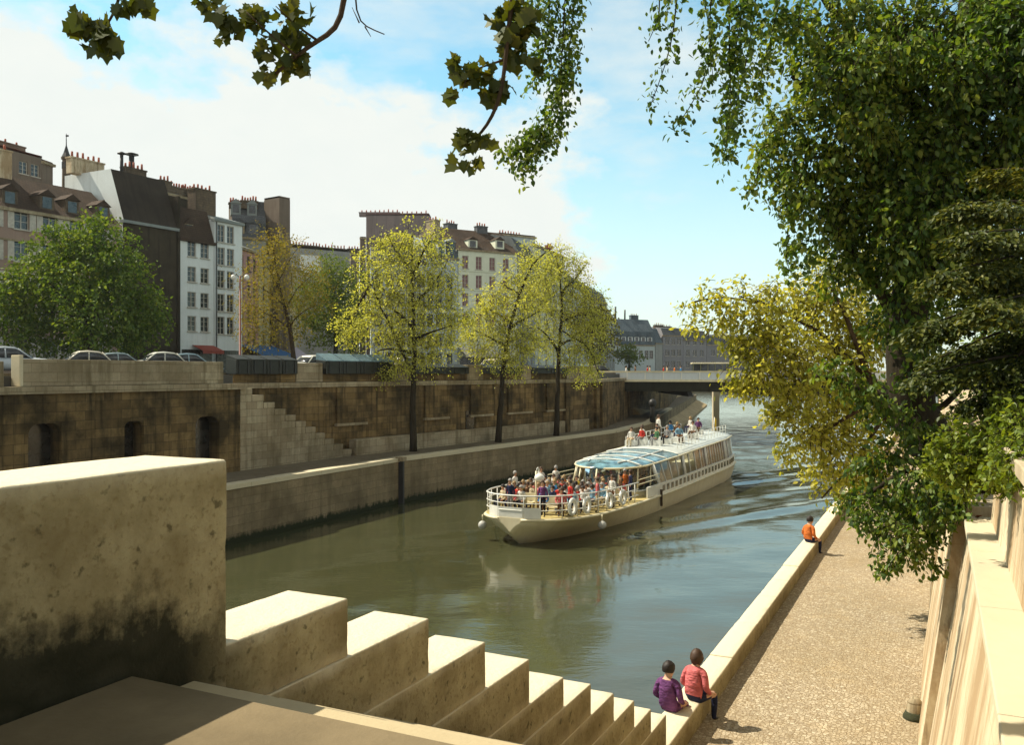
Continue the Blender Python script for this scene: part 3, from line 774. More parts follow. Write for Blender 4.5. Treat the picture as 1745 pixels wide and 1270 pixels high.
# the high wall on our right
def batter(mb, u0, u1, zb, zt, vb, vt, vback=-3.0, m=0):
    b = [uv(u0, vback, zb), uv(u1, vback, zb), uv(u1, vb, zb), uv(u0, vb, zb)]
    t = [uv(u0, vback, zt), uv(u1, vback, zt), uv(u1, vt, zt), uv(u0, vt, zt)]
    mb.box8(b + t, m)
rw = thing('river_wall', 'high sunlit streaked stone wall along the right side of the cobbled quay', 'wall', uv(14, -.5, ZR))
mb = MB(); batter(mb, .5, 13.9, ZR - .5, 5.93, .30, -.37); mb.build('near_face', M['right_stone'], rw)
mb = MB(); batter(mb, 13.905, 20.5, ZR - .5, 6.12, .37, -.23); mb.build('buttress', M['right_stone'], rw)
mb = MB(); batter(mb, 20.505, 112, ZR - .5, 6.1, .26, .0); mb.build('far_face', M['right_stone'], rw)
mb = MB(); u = .6
while u < 13.6:
    L = min(2.6, 13.75 - u); ubox(mb, u, u + L - .008, -1.0, -.30, 5.934, 6.03); u += L
mb.build('ledge', M['coping'], rw, .012)
mb = MB(); batter(mb, .6, 13.35, 6.034, 7.15, -.62, -.72, -1.05)
mb.build('parapet', M['right_stone'], rw)
mb = MB(); batter(mb, .6, 13.45, 7.152, 7.28, -.56, -.56, -1.1); mb.build('parapet_coping', M['cream_stone'], rw, .012)
mb = MB(); batter(mb, 20.6, 112, 6.102, 6.9, -.1, -.15, -.55); mb.build('far_parapet', M['right_stone'], rw)
mb = MB(); mb.prism([uv(-40, -1.1)[:2], uv(-40, -120)[:2], uv(240, -120)[:2], uv(240, -.7)[:2], uv(14.5, -.7)[:2], uv(14.5, -1.1)[:2]], 4.5, 6.08)
tag(mb.build('bank', M['earth']), kind='structure')
# guard stone at the wall's foot
gs = thing('guard_stone', 'small round-topped guard stone with mossy foot at the base of the right wall', 'guard stone', uv(16.4, .40, ZR))
mb = MB(); c = uv(16.4, .37, 0); mb.loft([[(c.x + r * math.cos(a) , c.y + r * math.sin(a), z) for a in [2 * math.pi * i / 14 for i in range(14)]] for r, z in ((.15, ZR - .05), (.14, ZR + .14), (.12, ZR + .28), (.07, ZR + .35), (.02, ZR + .37))])
mb.build('stone', M['pale_stone'], gs)
mb = MB(); mb.loft([[(c.x + r * math.cos(a), c.y + r * math.sin(a), z) for a in [2 * math.pi * i / 14 for i in range(14)]] for r, z in ((.20, ZR - .02), (.19, ZR + .05), (.16, ZR + .10), (.152, ZR + .12))])
mb.build('mossy_foot', simple('moss', (.04, .045, .02), .95), gs)
mb = MB()
c = px(1665, 931, 11.9)
for k_ in range(5):
    a = random.uniform(0, 6.28); r = .03
    q = [(c.x + math.cos(a) * r, c.y + math.sin(a) * r, 6.035), (c.x + math.cos(a + 1.2) * .07, c.y + math.sin(a + 1.2) * .07, 6.05 + random.random() * .03), (c.x - math.cos(a) * .05, c.y - math.sin(a) * .05, 6.06)]
    mb.add(q, [(0, 1, 2)])
tag(mb.build('dead_leaf', simple('dry_leaf', (.22, .08, .03), .8)), 'crumpled brown dead leaf lying on the right wall ledge', 'leaf')
# ------------------------------------------------------------ people
def skinned(joints, edges, root, sub=1):
    names = list(joints); ix = {n: i for i, n in enumerate(names)}
    me = bpy.data.meshes.new('body'); me.from_pydata([joints[n][0] for n in names], [(ix[a], ix[b]) for a, b in edges], [])
    ob = bpy.data.objects.new('body', me); COL.objects.link(ob)
    md = ob.modifiers.new('Skin', 'SKIN'); md.use_smooth_shade = True
    for n in names:
        r = joints[n][1]; r = r if hasattr(r, '__len__') else (r, r)
        sv = me.skin_vertices[0].data[ix[n]]; sv.radius = r; sv.use_root = (n == root)
    if sub:
        s_ = ob.modifiers.new('Sub', 'SUBSURF'); s_.levels = sub; s_.render_levels = sub
    dg = bpy.context.evaluated_depsgraph_get(); dg.update()
    out = bpy.data.meshes.new_from_object(ob.evaluated_get(dg))
    bpy.data.objects.remove(ob); bpy.data.meshes.remove(me)
    return out
def mirror(j, e):
    J, E = dict(j), list(e)
    for n, (p, r) in list(j.items()):
        if n.endswith('_l'): J[n[:-2] + '_r'] = ((-p[0], p[1], p[2]), r)
    for a, b in e:
        if a.endswith('_l') or b.endswith('_l'):
            E.append((a[:-2] + '_r' if a.endswith('_l') else a, b[:-2] + '_r' if b.endswith('_l') else b))
    return J, E
def fingers(J, E, hand, side, d, down):
    """five unequal fingers fanning from the palm"""
    p = Vector(J[hand][0]); d = Vector(d).normalized(); down = Vector(down).normalized(); s = d.cross(down).normalized() * side
    for n, off, L in (('index', -.024, .075), ('middle', -.008, .085), ('ring', .009, .078), ('little', .025, .06)):
        a = p + d * .045 + s * off; b = a + d * L * .55 + down * .012; c = b + d * L * .3 + down * .03
        for q, v in (('1', a), ('2', b), ('3', c)): J[hand + n + q] = (tuple(v), .0095)
        E += [(hand, hand + n + '1'), (hand + n + '1', hand + n + '2'), (hand + n + '2', hand + n + '3')]
    a = p - s * .03 + d * .005; b = a - s * .015 + d * .035 + down * .01
    J[hand + 'thumb1'] = (tuple(a), .011); J[hand + 'thumb2'] = (tuple(b), .0095)
    E += [(hand, hand + 'thumb1'), (hand + 'thumb1', hand + 'thumb2')]

def body(pose, detail=False, lean=0.0, headturn=0.0):
    if pose == 'seat':
        j = {'pelvis': ((0, 0, .11), (.18, .14)), 'waist': ((0, lean * .2 - .02, .27), (.168, .125)), 'chest': ((0, lean * .45 - .03, .44), (.185, .13)), 'collar': ((0, lean * .6, .555), (.10, .075)),
             'neck': ((0, lean * .68 + .01, .61), .055), 'jaw': ((headturn * .01, lean * .75 + .03, .675), (.072, .075)), 'skull': ((0, lean * .8 + .025, .76), (.082, .098)), 'top': ((0, lean * .8 + .01, .83), (.055, .065)),
             'shoulder_l': ((.172, lean * .55, .52), .07), 'elbow_l': ((.245, lean * .4 - .03, .29), .056), 'wrist_l': ((.20, .15 + lean * .3, .17), .036), 'hand_l': ((.175, .215 + lean * .3, .15), (.036, .022)),
             'hip_l': ((.09, .05, .09), .088), 'thigh_l': ((.10, .24, .10), .078), 'knee_l': ((.11, .43, .08), .062), 'calf_l': ((.11, .43, -.12), .056), 'ankle_l': ((.105, .42, -.33), .040), 'toe_l': ((.11, .55, -.375), (.042, .032))}
        hd, hn = (-.15, 1, -.1), (0, 0, -1)
    else:
        j = {'pelvis': ((0, 0, .93), (.16, .11)), 'waist': ((0, 0, 1.10), (.14, .10)), 'chest': ((0, 0, 1.29), (.165, .115)), 'collar': ((0, 0, 1.42), (.095, .07)),
             'neck': ((0, .01, 1.49), .052), 'jaw': ((0, .03, 1.565), (.072, .075)), 'skull': ((0, .02, 1.655), (.082, .098)), 'top': ((0, .01, 1.725), (.055, .065)),
             'shoulder_l': ((.165, 0, 1.39), .062), 'elbow_l': ((.23, -.02, 1.13), .045), 'wrist_l': ((.23, .07, .90), .031), 'hand_l': ((.225, .10, .83), (.022, .036)),
             'hip_l': ((.085, 0, .88), .09), 'knee_l': ((.09, .02, .49), .062), 'calf_l': ((.092, -.01, .30), .056), 'ankle_l': ((.095, -.02, .08), .040), 'toe_l': ((.10, .12, .035), (.042, .03))}
        hd, hn = (0, .2, -1), (0, 1, -.1)
    e = [('pelvis', 'waist'), ('waist', 'chest'), ('chest', 'collar'), ('collar', 'neck'), ('neck', 'jaw'), ('jaw', 'skull'), ('skull', 'top'),
         ('collar', 'shoulder_l'), ('shoulder_l', 'elbow_l'), ('elbow_l', 'wrist_l'), ('wrist_l', 'hand_l'), ('pelvis', 'hip_l')]
    e += [('hip_l', 'thigh_l'), ('thigh_l', 'knee_l')] if pose == 'seat' else [('hip_l', 'knee_l')]
    e += [('knee_l', 'calf_l'), ('calf_l', 'ankle_l'), ('ankle_l', 'toe_l')]
    J, E = mirror(j, e)
    if detail:
        for sd, q in ((1, '_l'), (-1, '_r')): fingers(J, E, 'hand' + q, sd, (hd[0] * sd, hd[1], hd[2]), hn)
        f = J['jaw'][0]; J['nose'] = ((f[0], f[1] + .105, f[2] + .045), .013); E.append(('jaw', 'nose'))
    me = skinned(J, E, 'pelvis', 1)
    # slot 0 skin, 1 top, 2 legs, 3 shoes, by the nearest bone
    cls = {}
    seg = []
    for a, b in E:
        k_ = 0
        s_ = {a, b}; nm = a + ' ' + b
        if s_ <= {'pelvis', 'waist', 'chest', 'collar'} or 'shoulder' in nm or 'elbow' in nm: k_ = 1
        if 'hand' in nm: k_ = 0
        if 'hip' in nm or 'thigh' in nm or 'knee' in nm or 'calf' in nm: k_ = 2
        if 'toe' in nm: k_ = 3
        seg.append((np.array(J[a][0]), np.array(J[b][0]), k_))
    n = len(me.polygons); ce = np.empty(n * 3); me.polygons.foreach_get('center', ce); ce = ce.reshape(-1, 3)
    best = np.full(n, 1e9); mi = np.zeros(n, np.int32)
    for a, b, k_ in seg:
        ab = b - a; t = np.clip(((ce - a) @ ab) / (ab @ ab + 1e-9), 0, 1)
        d = np.linalg.norm(ce - a - t[:, None] * ab, axis=1)
        u_ = d < best; best[u_] = d[u_]; mi[u_] = k_
    if pose == 'seat': mi[(mi == 2) & (ce[:, 1] < .06) & (ce[:, 2] > .14)] = 1
    me.polygons.foreach_set('material_index', mi)
    for q in range(4): me.materials.append(None)
    me.polygons.foreach_set('use_smooth', [True] * n)
    return me, J
def hair_mesh(J, long=False, seed=0):
    c = Vector(J['skull'][0]); mb = MB(); r_ = random.Random(seed)
    nu, nv = 16, 10; rings = []
    for i in range(nv + 1):
        a = math.pi * (i / nv) * (.80 if long else .66)
        ring = []
        for jn in range(nu):
            b = 2 * math.pi * jn / nu
            fr = max(0, math.sin(b))            # towards the face
            aa = a * (1 - .42 * fr)
            rr = 1 + r_.uniform(-.06, .08)
            ring.append((c.x + .108 * rr * math.sin(aa) * math.cos(b), c.y - .016 + .122 * rr * math.sin(aa) * math.sin(b), c.z + .018 + .116 * rr * math.cos(aa) - (.05 * i / nv if long else .012 * i / nv)))
        rings.append(ring)
    mb.loft(rings, caps=False)
    return mb.mesh('hair')
def cloth(name, c):
    m, t = newmat(name); k = NT(t); ob = k.n('ShaderNodeTexCoord').outputs['Object']
    f = k.noise(k.mapv(ob, (1, 1, 2.2)), 7, 3, .5); n = k.noise(ob, 40, 3)
    col = k.mix(k.ramp(f, [(.35, (0, 0, 0)), (.7, (1, 1, 1))]), [x * .72 for x in c], [min(1, x * 1.1) for x in c])
    k.out(col, .9, k.bump(k.math('ADD', f, k.math('MULTIPLY', n, .1)), .9, .06), .1); return m
SKIN = [simple('light_skin', (.55, .32, .21), .6, .3, var=.1), simple('tan_skin', (.42, .23, .14), .6, .3, var=.1)]
HAIR = {'dark': simple('dark_hair', (.018, .011, .007), .6), 'brown': simple('brown_hair', (.06, .03, .014), .6), 'fair': simple('fair_hair', (.32, .21, .09), .6), 'grey': simple('grey_hair', (.30, .29, .27), .6)}
CL = {'red': (.50, .045, .035), 'pink': (.62, .16, .16), 'blue': (.06, .22, .45), 'navy': (.025, .03, .07), 'white': (.72, .70, .64), 'cream': (.62, .52, .34), 'orange': (.62, .17, .04),
      'light blue': (.24, .42, .55), 'brown': (.13, .07, .035), 'grey': (.25, .25, .25), 'green': (.08, .18, .09), 'yellow': (.62, .45, .07), 'black': (.015, .015, .018), 'purple': (.15, .055, .16)}
CLM = {k_: cloth(k_.replace(' ', '_') + '_cloth', v) for k_, v in CL.items()}
SHOE = simple('dark_leather', (.03, .02, .015), .5)
BODY = {}
def person(kind, label, loc, rot, top, legs, hair='brown', skin=0, group=None, long=False, scale=1.0, socks=None):
    key = kind
    if key not in BODY:
        pose = kind.split('_')[0]
        me, J = body(pose, 'detail' in kind, .10 if 'lean' in kind else 0.0)
        BODY[key] = (me, hair_mesh(J), hair_mesh(J, True, 3), J)
    me, h0, h1, J = BODY[key]
    o = bpy.data.objects.new('person', me); COL.objects.link(o)
    o.location = loc; o.rotation_euler = (0, 0, rot); o.scale = (scale,) * 3
    for i, m in enumerate((SKIN[skin], CLM[top], CLM[legs], SHOE)):
        o.material_slots[i].link = 'OBJECT'; o.material_slots[i].material = m
    tag(o, label, 'person', group)
    hm = h1 if long else h0
    if not hm.materials: hm.materials.append(None)
    h = bpy.data.objects.new('hair', hm); COL.objects.link(h); h.parent = o
    h.material_slots[0].link = 'OBJECT'; h.material_slots[0].material = HAIR[hair]
    if 'detail' in kind:
        c = Vector(J['skull'][0])
        for sg in (-1, 1):
            mb = MB(); mb.ball((c.x + sg * .032, c.y + .088, c.z - .012), (.012, .008, .009), 8, 5)
            mb.build('eye', M['iron'], o, off=(0, 0, 0))
            mb = MB(); mb.ball((c.x + sg * .084, c.y, c.z - .03), (.012, .025, .032), 8, 5)
            mb.build('ear', SKIN[skin], o, off=(0, 0, 0))
    return o
# three sitting on the low wall
WALLZ = 2.5
def wallseat(x, y, v): 
    p = px(x, y, (CAMZ - WALLZ) * F / (y - 635)); return Vector((p.x, p.y, WALLZ - .02))
TH = math.atan2(SU, CU)
person('seat_detail', 'seated person with short dark hair in a purple coat, left of a pair', wallseat(1139, 1214, 0), R(-38), 'purple', 'purple', 'dark', scale=.95)
person('seat_detail_lean', 'seated person with brown hair in a coral red jacket beside the one in purple', wallseat(1182, 1197, 0), R(-48), 'pink', 'navy', 'brown', scale=1.0, long=True)
person('seat_detail_lean', 'lone person in an orange-brown jacket seated on the low wall under the trees', wallseat(1377, 925, 0), R(-62), 'orange', 'navy', 'dark', scale=.98)

# ------------------------------------------------------------ the tour boat
bt = thing('tour_boat', 'long white tour boat full of passengers, with open bow deck and glass cabin', 'boat', tuple(BOW))
def bp(s, w_, z): return Vector((BOW.x + AX.x * s + LX.x * w_, BOW.y + AX.y * s + LX.y * w_, z))
def lerp(tab, s):
    for (a, va), (b, vb) in zip(tab, tab[1:]):
        if s <= b: return va + (vb - va) * max(0, (s - a)) / (b - a)
    return tab[-1][1]
HW = [(0, .55), (.35, 1.25), (1, 1.85), (2, 2.3), (3.5, 2.62), (6, 2.78), (10, 2.8), (29, 2.7), (32, 2.35), (33, 1.9)]
DZ = [(0, 1.32), (4, 1.15), (9, 1.02), (16, .98), (30, 1.12), (33, 1.22)]
WL = [(1.3, .02), (2.5, .42), (4, 1.0), (6, 1.65), (9, 2.3), (13, 2.55), (28, 2.5), (32, 2.0), (33, 1.6)]
hull = MB(); rings = []
for s in [0, .2, .5, 1, 1.5, 2.2, 3, 4, 5.5, 7.5, 10, 13, 17, 22, 27, 30, 32, 33]:
    h, z, wl = lerp(HW, s), lerp(DZ, s), lerp(WL, max(s, 1.3)); sb = 1.3 + (s - 1.3) * 1.0 if s > 1.3 else 1.3
    low = max(0, 1 - s / 1.3)
    zb = -.25 if s >= 1.3 else -.25 + (z - .35) * low
    sb = s
    m_ = lambda f: wl * (1 - f) + h * f
    half = [(h, z + .02), (h + .03, z - .06), (m_(.93), z - .20), (m_(.62), z * .55 + zb * .45), (m_(.25), z * .25 + zb * .75), (wl * .96, zb)]
    ring = [bp(sb, w_, zz) for w_, zz in half] + [bp(sb, -w_, zz) for w_, zz in half[::-1]]
    rings.append(ring)
hull.loft(rings)
hull.build('hull', plaster('hull_paint', (.84, .76, .53), (.50, .40, .24), .3, .35, .45, 6), bt, fixn=True)
rub = MB()
for sg in (1, -1): rub.tube([bp(s, sg * (lerp(HW, s) + .03), lerp(DZ, s) - .05) for s in [0, .2, .5, 1, 1.5, 2.2, 3, 4, 5.5, 7.5, 10, 13, 17, 22, 27, 30, 32, 33]], .07, 6)
rub.build('rubbing_strake', M['cream_paint'], bt)
dk = MB(); S_ = [0.02, .2, .5, 1, 1.5, 2.2, 3, 4, 5.5, 7.5, 10, 12]
for a, b in zip(S_, S_[1:]): dk.quad(bp(a, -lerp(HW, a) + .02, lerp(DZ, a) + .03), bp(b, -lerp(HW, b) + .02, lerp(DZ, b) + .03), bp(b, lerp(HW, b) - .02, lerp(DZ, b) + .03), bp(a, lerp(HW, a) - .02, lerp(DZ, a) + .03))
dk.build('deck', simple('deck_boards', (.50, .40, .16), .7, var=.3), bt)
# bulwark forward and saloon sides aft: low white wall with a row of small windows
for sg in (1, -1):
    side = MB()
    ss = np.arange(11.0, 32.01, .5)
    for a, b in zip(ss, ss[1:]):
        wa, wb, za, zb = lerp(HW, a) - .05, lerp(HW, b) - .05, lerp(DZ, a), lerp(DZ, b)
        q = [bp(a, sg * wa, za), bp(b, sg * wb, zb), bp(b, sg * (wb - .08), zb), bp(a, sg * (wa - .08), za)]
        if sg > 0: q = q[::-1]
        side.box8([(p.x, p.y, zz) for p, zz in zip(q, [p.z for p in q])] + [(p.x, p.y, p.z + .62) for p in q])
    side.build('bulwark', M['white_paint'], bt, fixn=True)
for sg in (1, -1):
    for s in np.arange(13.6, 31, .82):
        w_, z = lerp(HW, s) - .045, lerp(DZ, s)
        mb = MB(); a, b = bp(s, sg * w_, 0), bp(s + .42, sg * w_, 0)
        c_ = (a + b) / 2; rot = math.atan2((b - a).y, (b - a).x)
        mb.box((c_.x, c_.y, z + .14), (.40, .04, .34), rot); mb.build('side_window', M['pane'], bt)
# cabin: posts, glass, roof
RZ = [(10.5, 2.62), (14, 2.72), (22, 2.95), (33, 3.15)]
def roofhw(s):
    if s < 13.2: return 2.12 * math.sqrt(max(0.0, 1 - ((13.2 - s) / 2.9) ** 2)) + .02
    return lerp([(13.2, 2.14), (18, 2.35), (29, 2.3), (32.3, 1.9)], s)
gls = clearglass('cabin_glass', (.80, .86, .84))
rs = [10.3, 10.36, 10.5, 10.8, 11.2, 11.8, 12.5, 13.2]
fr = MB()
for sg in (1, -1):
    for a, b in zip(rs, rs[1:]):
        k_ = 1.06
        fr.quad(bp(a - .45, sg * roofhw(a) * k_, 1.35), bp(b - .2, sg * roofhw(b) * k_, 1.35), bp(b, sg * roofhw(b), lerp(RZ, b) - .04), bp(a, sg * roofhw(a), lerp(RZ, a) - .04))
fr.build('windshield', gls, bt)
for s, sg in ((10.3, 1), (10.75, 1), (10.75, -1), (11.8, 1), (11.8, -1), (13.2, 1), (13.2, -1)):
    po = MB(); po.tube([bp(s - .42, sg * roofhw(s) * 1.06, 1.3), bp(s, sg * roofhw(s), lerp(RZ, s))], .05, 6); po.build('windshield_post', M['cream_paint'], bt)
ledge = MB(); ledge.tube([bp(s - .43, sg * roofhw(s) * 1.06, 1.33) for sg, ls in ((-1, rs[::-1]), (1, rs)) for s in ls], .05, 6)
ledge.build('windshield_sill', M['white_paint'], bt)
bulk = MB()
fl = [bp(s - .43, sg * roofhw(s) * 1.05, 0) for sg, ls in ((-1, rs[::-1]), (1, rs[1:])) for s in ls]
for a, b in zip(fl, fl[1:]): bulk.quad((a.x, a.y, .95), (b.x, b.y, .95), (b.x, b.y, 1.34), (a.x, a.y, 1.34))
bulk.build('cabin_front', M['cream_paint'], bt)
rr = []
for s in [10.25, 10.36, 10.6, 11, 11.6, 12.4, 13.4, 15, 18, 22, 26, 29, 31, 32.3]:
    h = roofhw(s) + .10; z = lerp(RZ, s); cr = .30 * min(1, h / 2)
    rr.append([bp(s, h * f, z + cr * (1 - abs(f) ** 2.4) + .03) for f in (-1, -.9, -.7, -.4, 0, .4, .7, .9, 1)] + [bp(s, h * f, z - .05) for f in (1, .5, 0, -.5, -1)])
def sub(rows, mat, name, a, b):
    mb = MB(); mb.loft(rows[a:b]); return mb.build(name, mat, bt, fixn=True)
sub(rr, glassmat('tinted_roof_glass', (.10, .20, .24), .2), 'glass_roof', 0, 9)
sub(rr, simple('roof_paint', (.48, .52, .50), .45, .5, var=.2, scale=1.2), 'roof', 8, 14)
rm = MB()
rm.tube([bp(s, sg * (roofhw(s) + .12), lerp(RZ, s)) for sg, ls in ((-1, [32.3, 29, 22, 18, 13.4] + [12.4, 11.6, 11, 10.6, 10.36]), (1, [10.36, 10.6, 11, 11.6, 12.4, 13.4, 18, 22, 29, 32.3])) for s in ls], .055, 6)
rm.build('roof_rim', M['cream_paint'], bt)
for s in (12.0, 13.6, 15.6, 17.8):
    h = roofhw(s) + .1; z = lerp(RZ, s); rb = MB(); rb.tube([bp(s, h * f, z + .30 * min(1, h / 2) * (1 - abs(f) ** 2.4) + .05) for f in (-1, -.9, -.7, -.4, 0, .4, .7, .9, 1)], .045, 5); rb.build('roof_rib', M['white_paint'], bt)
for f in (-.55, .55):
    rb = MB(); rb.tube([bp(s, (roofhw(s) + .1) * f, lerp(RZ, s) + .30 * (1 - abs(f) ** 2.4) + .05) for s in (11.2, 12, 13.4, 15, 18)], .045, 5); rb.build('roof_rib', M['white_paint'], bt)
for sg in (1, -1):
    ws = list(np.arange(13.3, 32.2, 1.26))
    for i, (a, b) in enumerate(zip(ws, ws[1:])):
        wa, wb = lerp(HW, a) - .14, lerp(HW, b) - .14; za, zb = lerp(DZ, a) + .60, lerp(DZ, b) + .60; ra, rb_ = lerp(RZ, a) - .06, lerp(RZ, b) - .06
        ta, tb = min(roofhw(a) + .06, wa), min(roofhw(b) + .06, wb)
        mb = MB(); mb.quad(bp(a, sg * wa, za), bp(b, sg * wb, zb), bp(b, sg * tb, rb_), bp(a, sg * ta, ra))
        mb.build('cabin_window', gls if i < 6 or i > 12 else glassmat('brown_cabin_glass', (.10, .05, .03), .1) if 'brown_cabin_glass' not in bpy.data.materials else bpy.data.materials['brown_cabin_glass'], bt)
        wp = MB(); wp.tube([bp(a, sg * wa, za - .05), bp(a, sg * ta, ra + .04)], .05 if i % 4 else .13, 5); wp.build('window_post', M['white_paint'], bt)
        if i > 6: wp = MB(); wp.tube([bp((a + b) / 2, sg * (wa + wb) / 2, za - .05), bp((a + b) / 2, sg * (ta + tb) / 2, ra + .04)], .03, 4); wp.build('window_post', M['white_paint'], bt)
fl_ = MB(); fl_.quad(bp(9.9, -2.2, .9), bp(32, -2.2, .9), bp(32, 2.2, .9), bp(9.9, 2.2, .9)); fl_.build('saloon_floor', simple('saloon_floor', (.2, .12, .06), .7), bt)
sn = MB(); a = [bp(32.0, -2.0, 1.0), bp(32.0, 2.0, 1.0), bp(32.1, 2.0, 1.0), bp(32.1, -2.0, 1.0)]
sn.box8(a[::-1] + [Vector((p.x, p.y, 3.05)) for p in a[::-1]]); sn.build('stern_wall', M['white_paint'], bt, fixn=True)
# railings on the bow
rail = MB()
SB = [.05, .2, .5, 1, 1.5, 2.2, 3, 4, 5.5, 7.5, 9.6]
full = [(s, -1) for s in SB[::-1]] + [(s, 1) for s in SB]
for hgt, r in ((1.05, .035), (.7, .022), (.38, .022)): rail.tube([bp(s, sg * (lerp(HW, s) - .08), lerp(DZ, s) + hgt) for s, sg in full], r, 5)
for sg in (1, -1):
    for s in list(np.arange(.5, 9.8, .95)) + [.1]: rail.tube([bp(s, sg * (lerp(HW, s) - .08), lerp(DZ, s)), bp(s, sg * (lerp(HW, s) - .08), lerp(DZ, s) + 1.05)], .026, 5)
rail.build('bow_railing', M['white_paint'], bt)
bows = MB()
for a, b in zip(full[8:13], full[9:14]):
    p, q = bp(a[0], a[1] * (lerp(HW, a[0]) - .04), lerp(DZ, a[0]) + .02), bp(b[0], b[1] * (lerp(HW, b[0]) - .04), lerp(DZ, b[0]) + .02)
    bows.quad(p, q, q + Vector((0, 0, .5)), p + Vector((0, 0, .5)))
bows.build('bow_board', M['white_paint'], bt)
sr = MB()
for sg in (1, -1):
    for hgt in (.55, .3): sr.tube([bp(s, sg * (lerp(HW, s) - .10), lerp(DZ, s) + .62 + hgt) for s in (9.6, 11.5, 13.2)], .025, 5)
sr.build('side_railing', M['cream_paint'], bt)
tr_ = MB()
for sg in (1, -1):
    for hgt in (.75, .4): tr_.tube([bp(s, sg * 1.75, lerp(RZ, s) + .12 + hgt) for s in (19.5, 23, 27, 31.5)], .022, 5)
    for s in np.arange(19.5, 31.6, .8): tr_.tube([bp(s, sg * 1.75, lerp(RZ, s) + .08), bp(s, sg * 1.75, lerp(RZ, s) + .87)], .018, 4)
tr_.build('roof_railing', M['white_paint'], bt)
mast = MB(); mast.tube([bp(1.7, .5, 1.2), bp(1.7, .5, 3.35)], [.05, .035], 8); mo = mast.build('bow_mast', M['cream_paint'], bt)
mb = MB(); mb.ball(bp(1.62, .72, 3.05), (.24, .24, .20), 12, 8); mb.torus(bp(1.7, .6, 3.4), LX, .12, .02); mb.build('searchlight', M['white_paint'], mo)
fp = MB(); fp.tube([bp(32.2, .6, 3.0), bp(32.6, .6, 4.5)], .03, 6); fo = fp.build('flagstaff', M['white_paint'], bt)
mb = MB(); rows = []
for i in range(8):
    f = i / 7; rows.append([bp(32.55 + .05 * f, .62 + .10 * f + .04 * math.sin(f * 7), z) for z in (4.45 - .1 * f, 4.1 - .2 * f, 3.75 - .3 * f)])
mb.loft(rows, closed=False, caps=False); mb.build('flag', simple('yellow_flag', (.75, .50, .03), .8), fo)
an = MB(); an.box((bp(13.0, 2.86, 0).x, bp(13.0, 2.86, 0).y, .35), (.12, .10, .95), .9); an.build('fender_board', M['bark2'], bt)
# benches and passengers
rowz = lambda s: lerp(DZ, s) + .03
row_s = [2.0, 2.95, 3.9, 4.85, 5.8, 6.75, 7.7, 8.65]
for s in row_s:
    hwid = lerp(HW, s) - .55
    for w0, w1 in ((-hwid, -.35), (.35, hwid)):
        mb = MB(); p = [bp(s + .0, w0, rowz(s) + .36), bp(s + .0, w1, rowz(s) + .36), bp(s + .42, w1, rowz(s) + .36), bp(s + .42, w0, rowz(s) + .36)]
        mb.box8(p[::-1] + [q + Vector((0, 0, .05)) for q in p[::-1]])
        p = [bp(s + .42, w0, rowz(s) + .40), bp(s + .42, w1, rowz(s) + .40), bp(s + .46, w1, rowz(s) + .40), bp(s + .46, w0, rowz(s) + .40)]
        mb.box8(p[::-1] + [q + Vector((0, 0, .42)) for q in p[::-1]])
        for w_ in (w0 + .1, w1 - .1): mb.box((bp(s + .2, w_, 0).x, bp(s + .2, w_, 0).y, rowz(s)), (.06, .06, .36))
        mb.build('bench', M['cream_paint'], bt, fixn=True)
ordn = ['first', 'second', 'third', 'fourth', 'fifth', 'sixth', 'seventh', 'eighth', 'ninth', 'tenth']
tops = list(CL); rp = random.Random(11)
wts = {'red': 6, 'pink': 7, 'blue': 5, 'navy': 3, 'white': 20, 'cream': 15, 'orange': 4, 'light blue': 7, 'brown': 3, 'grey': 2, 'green': 1, 'yellow': 3, 'black': 1, 'purple': 1}
pick = lambda: rp.choices(tops, [wts[t_] for t_ in tops])[0]
FACE = math.atan2(-AX.y, -AX.x) - math.pi / 2      # looking towards the bow
used = set()
def passenger(kind, p, rot, where, group, **kw):
    tops_ = tops[:]; 
    for _ in range(60):
        tp = pick(); hr = rp.choice(['dark', 'brown', 'brown', 'fair', 'grey'])
        lb = '%s-haired passenger in %s top, %s' % (hr, tp, where)
        if lb not in used: break
    used.add(lb)
    return person(kind, lb, p, rot, tp, rp.choice(['navy', 'black', 'brown', 'grey', 'cream']), hr, rp.randrange(2), group, rp.random() < .35, **kw)
for i, s in enumerate(row_s):
    hwid = lerp(HW, s) - .75
    n_ = 3 if s < 3 else 5
    for sd, sgn in (('left', -1), ('right', 1)):
        for j_ in range(n_):
            if rp.random() < .10: continue
            w_ = sgn * (.6 + (hwid - .6) * j_ / (n_ - 1)) + rp.uniform(-.05, .05)
            wh = '%s bench row from bow, %s' % (ordn[i], 'at %s rail' % sd if j_ == n_ - 1 else '%s seat %s of aisle' % (ordn[j_], sd))
            p = bp(s + .24 + rp.uniform(-.05, .05), w_, rowz(s) + .40)
            passenger('seat', p, FACE + rp.uniform(-.5, .5), wh, 'passengers on the bow benches')
for i, (s, w_) in enumerate(((1.0, -.5), (1.2, 1.1), (9.6, -2.2), (9.7, 1.9), (9.5, 2.3), (2.3, 2.0), (4.4, 2.5), (6.3, 2.52), (7.4, 2.55), (8.3, -2.5), (5.2, -2.48))):
    passenger('stand', bp(s, w_, rowz(s)), FACE + rp.uniform(-1.5, 1.5), 'standing at the %s bow rail' % ('left' if w_ < 0 else 'right') + ['', ' beside the mast', ' by the first benches', '', ' by the third benches', ' by the fourth benches', ' by the fifth benches', ' by the sixth benches', ' by the last benches'][int(s)] if s < 9 else 'standing at the cabin front, %s %s' % ('inner' if abs(w_) < 2 else 'outer', 'left' if w_ < 0 else 'right'), 'passengers standing at the bow rail', scale=.96)
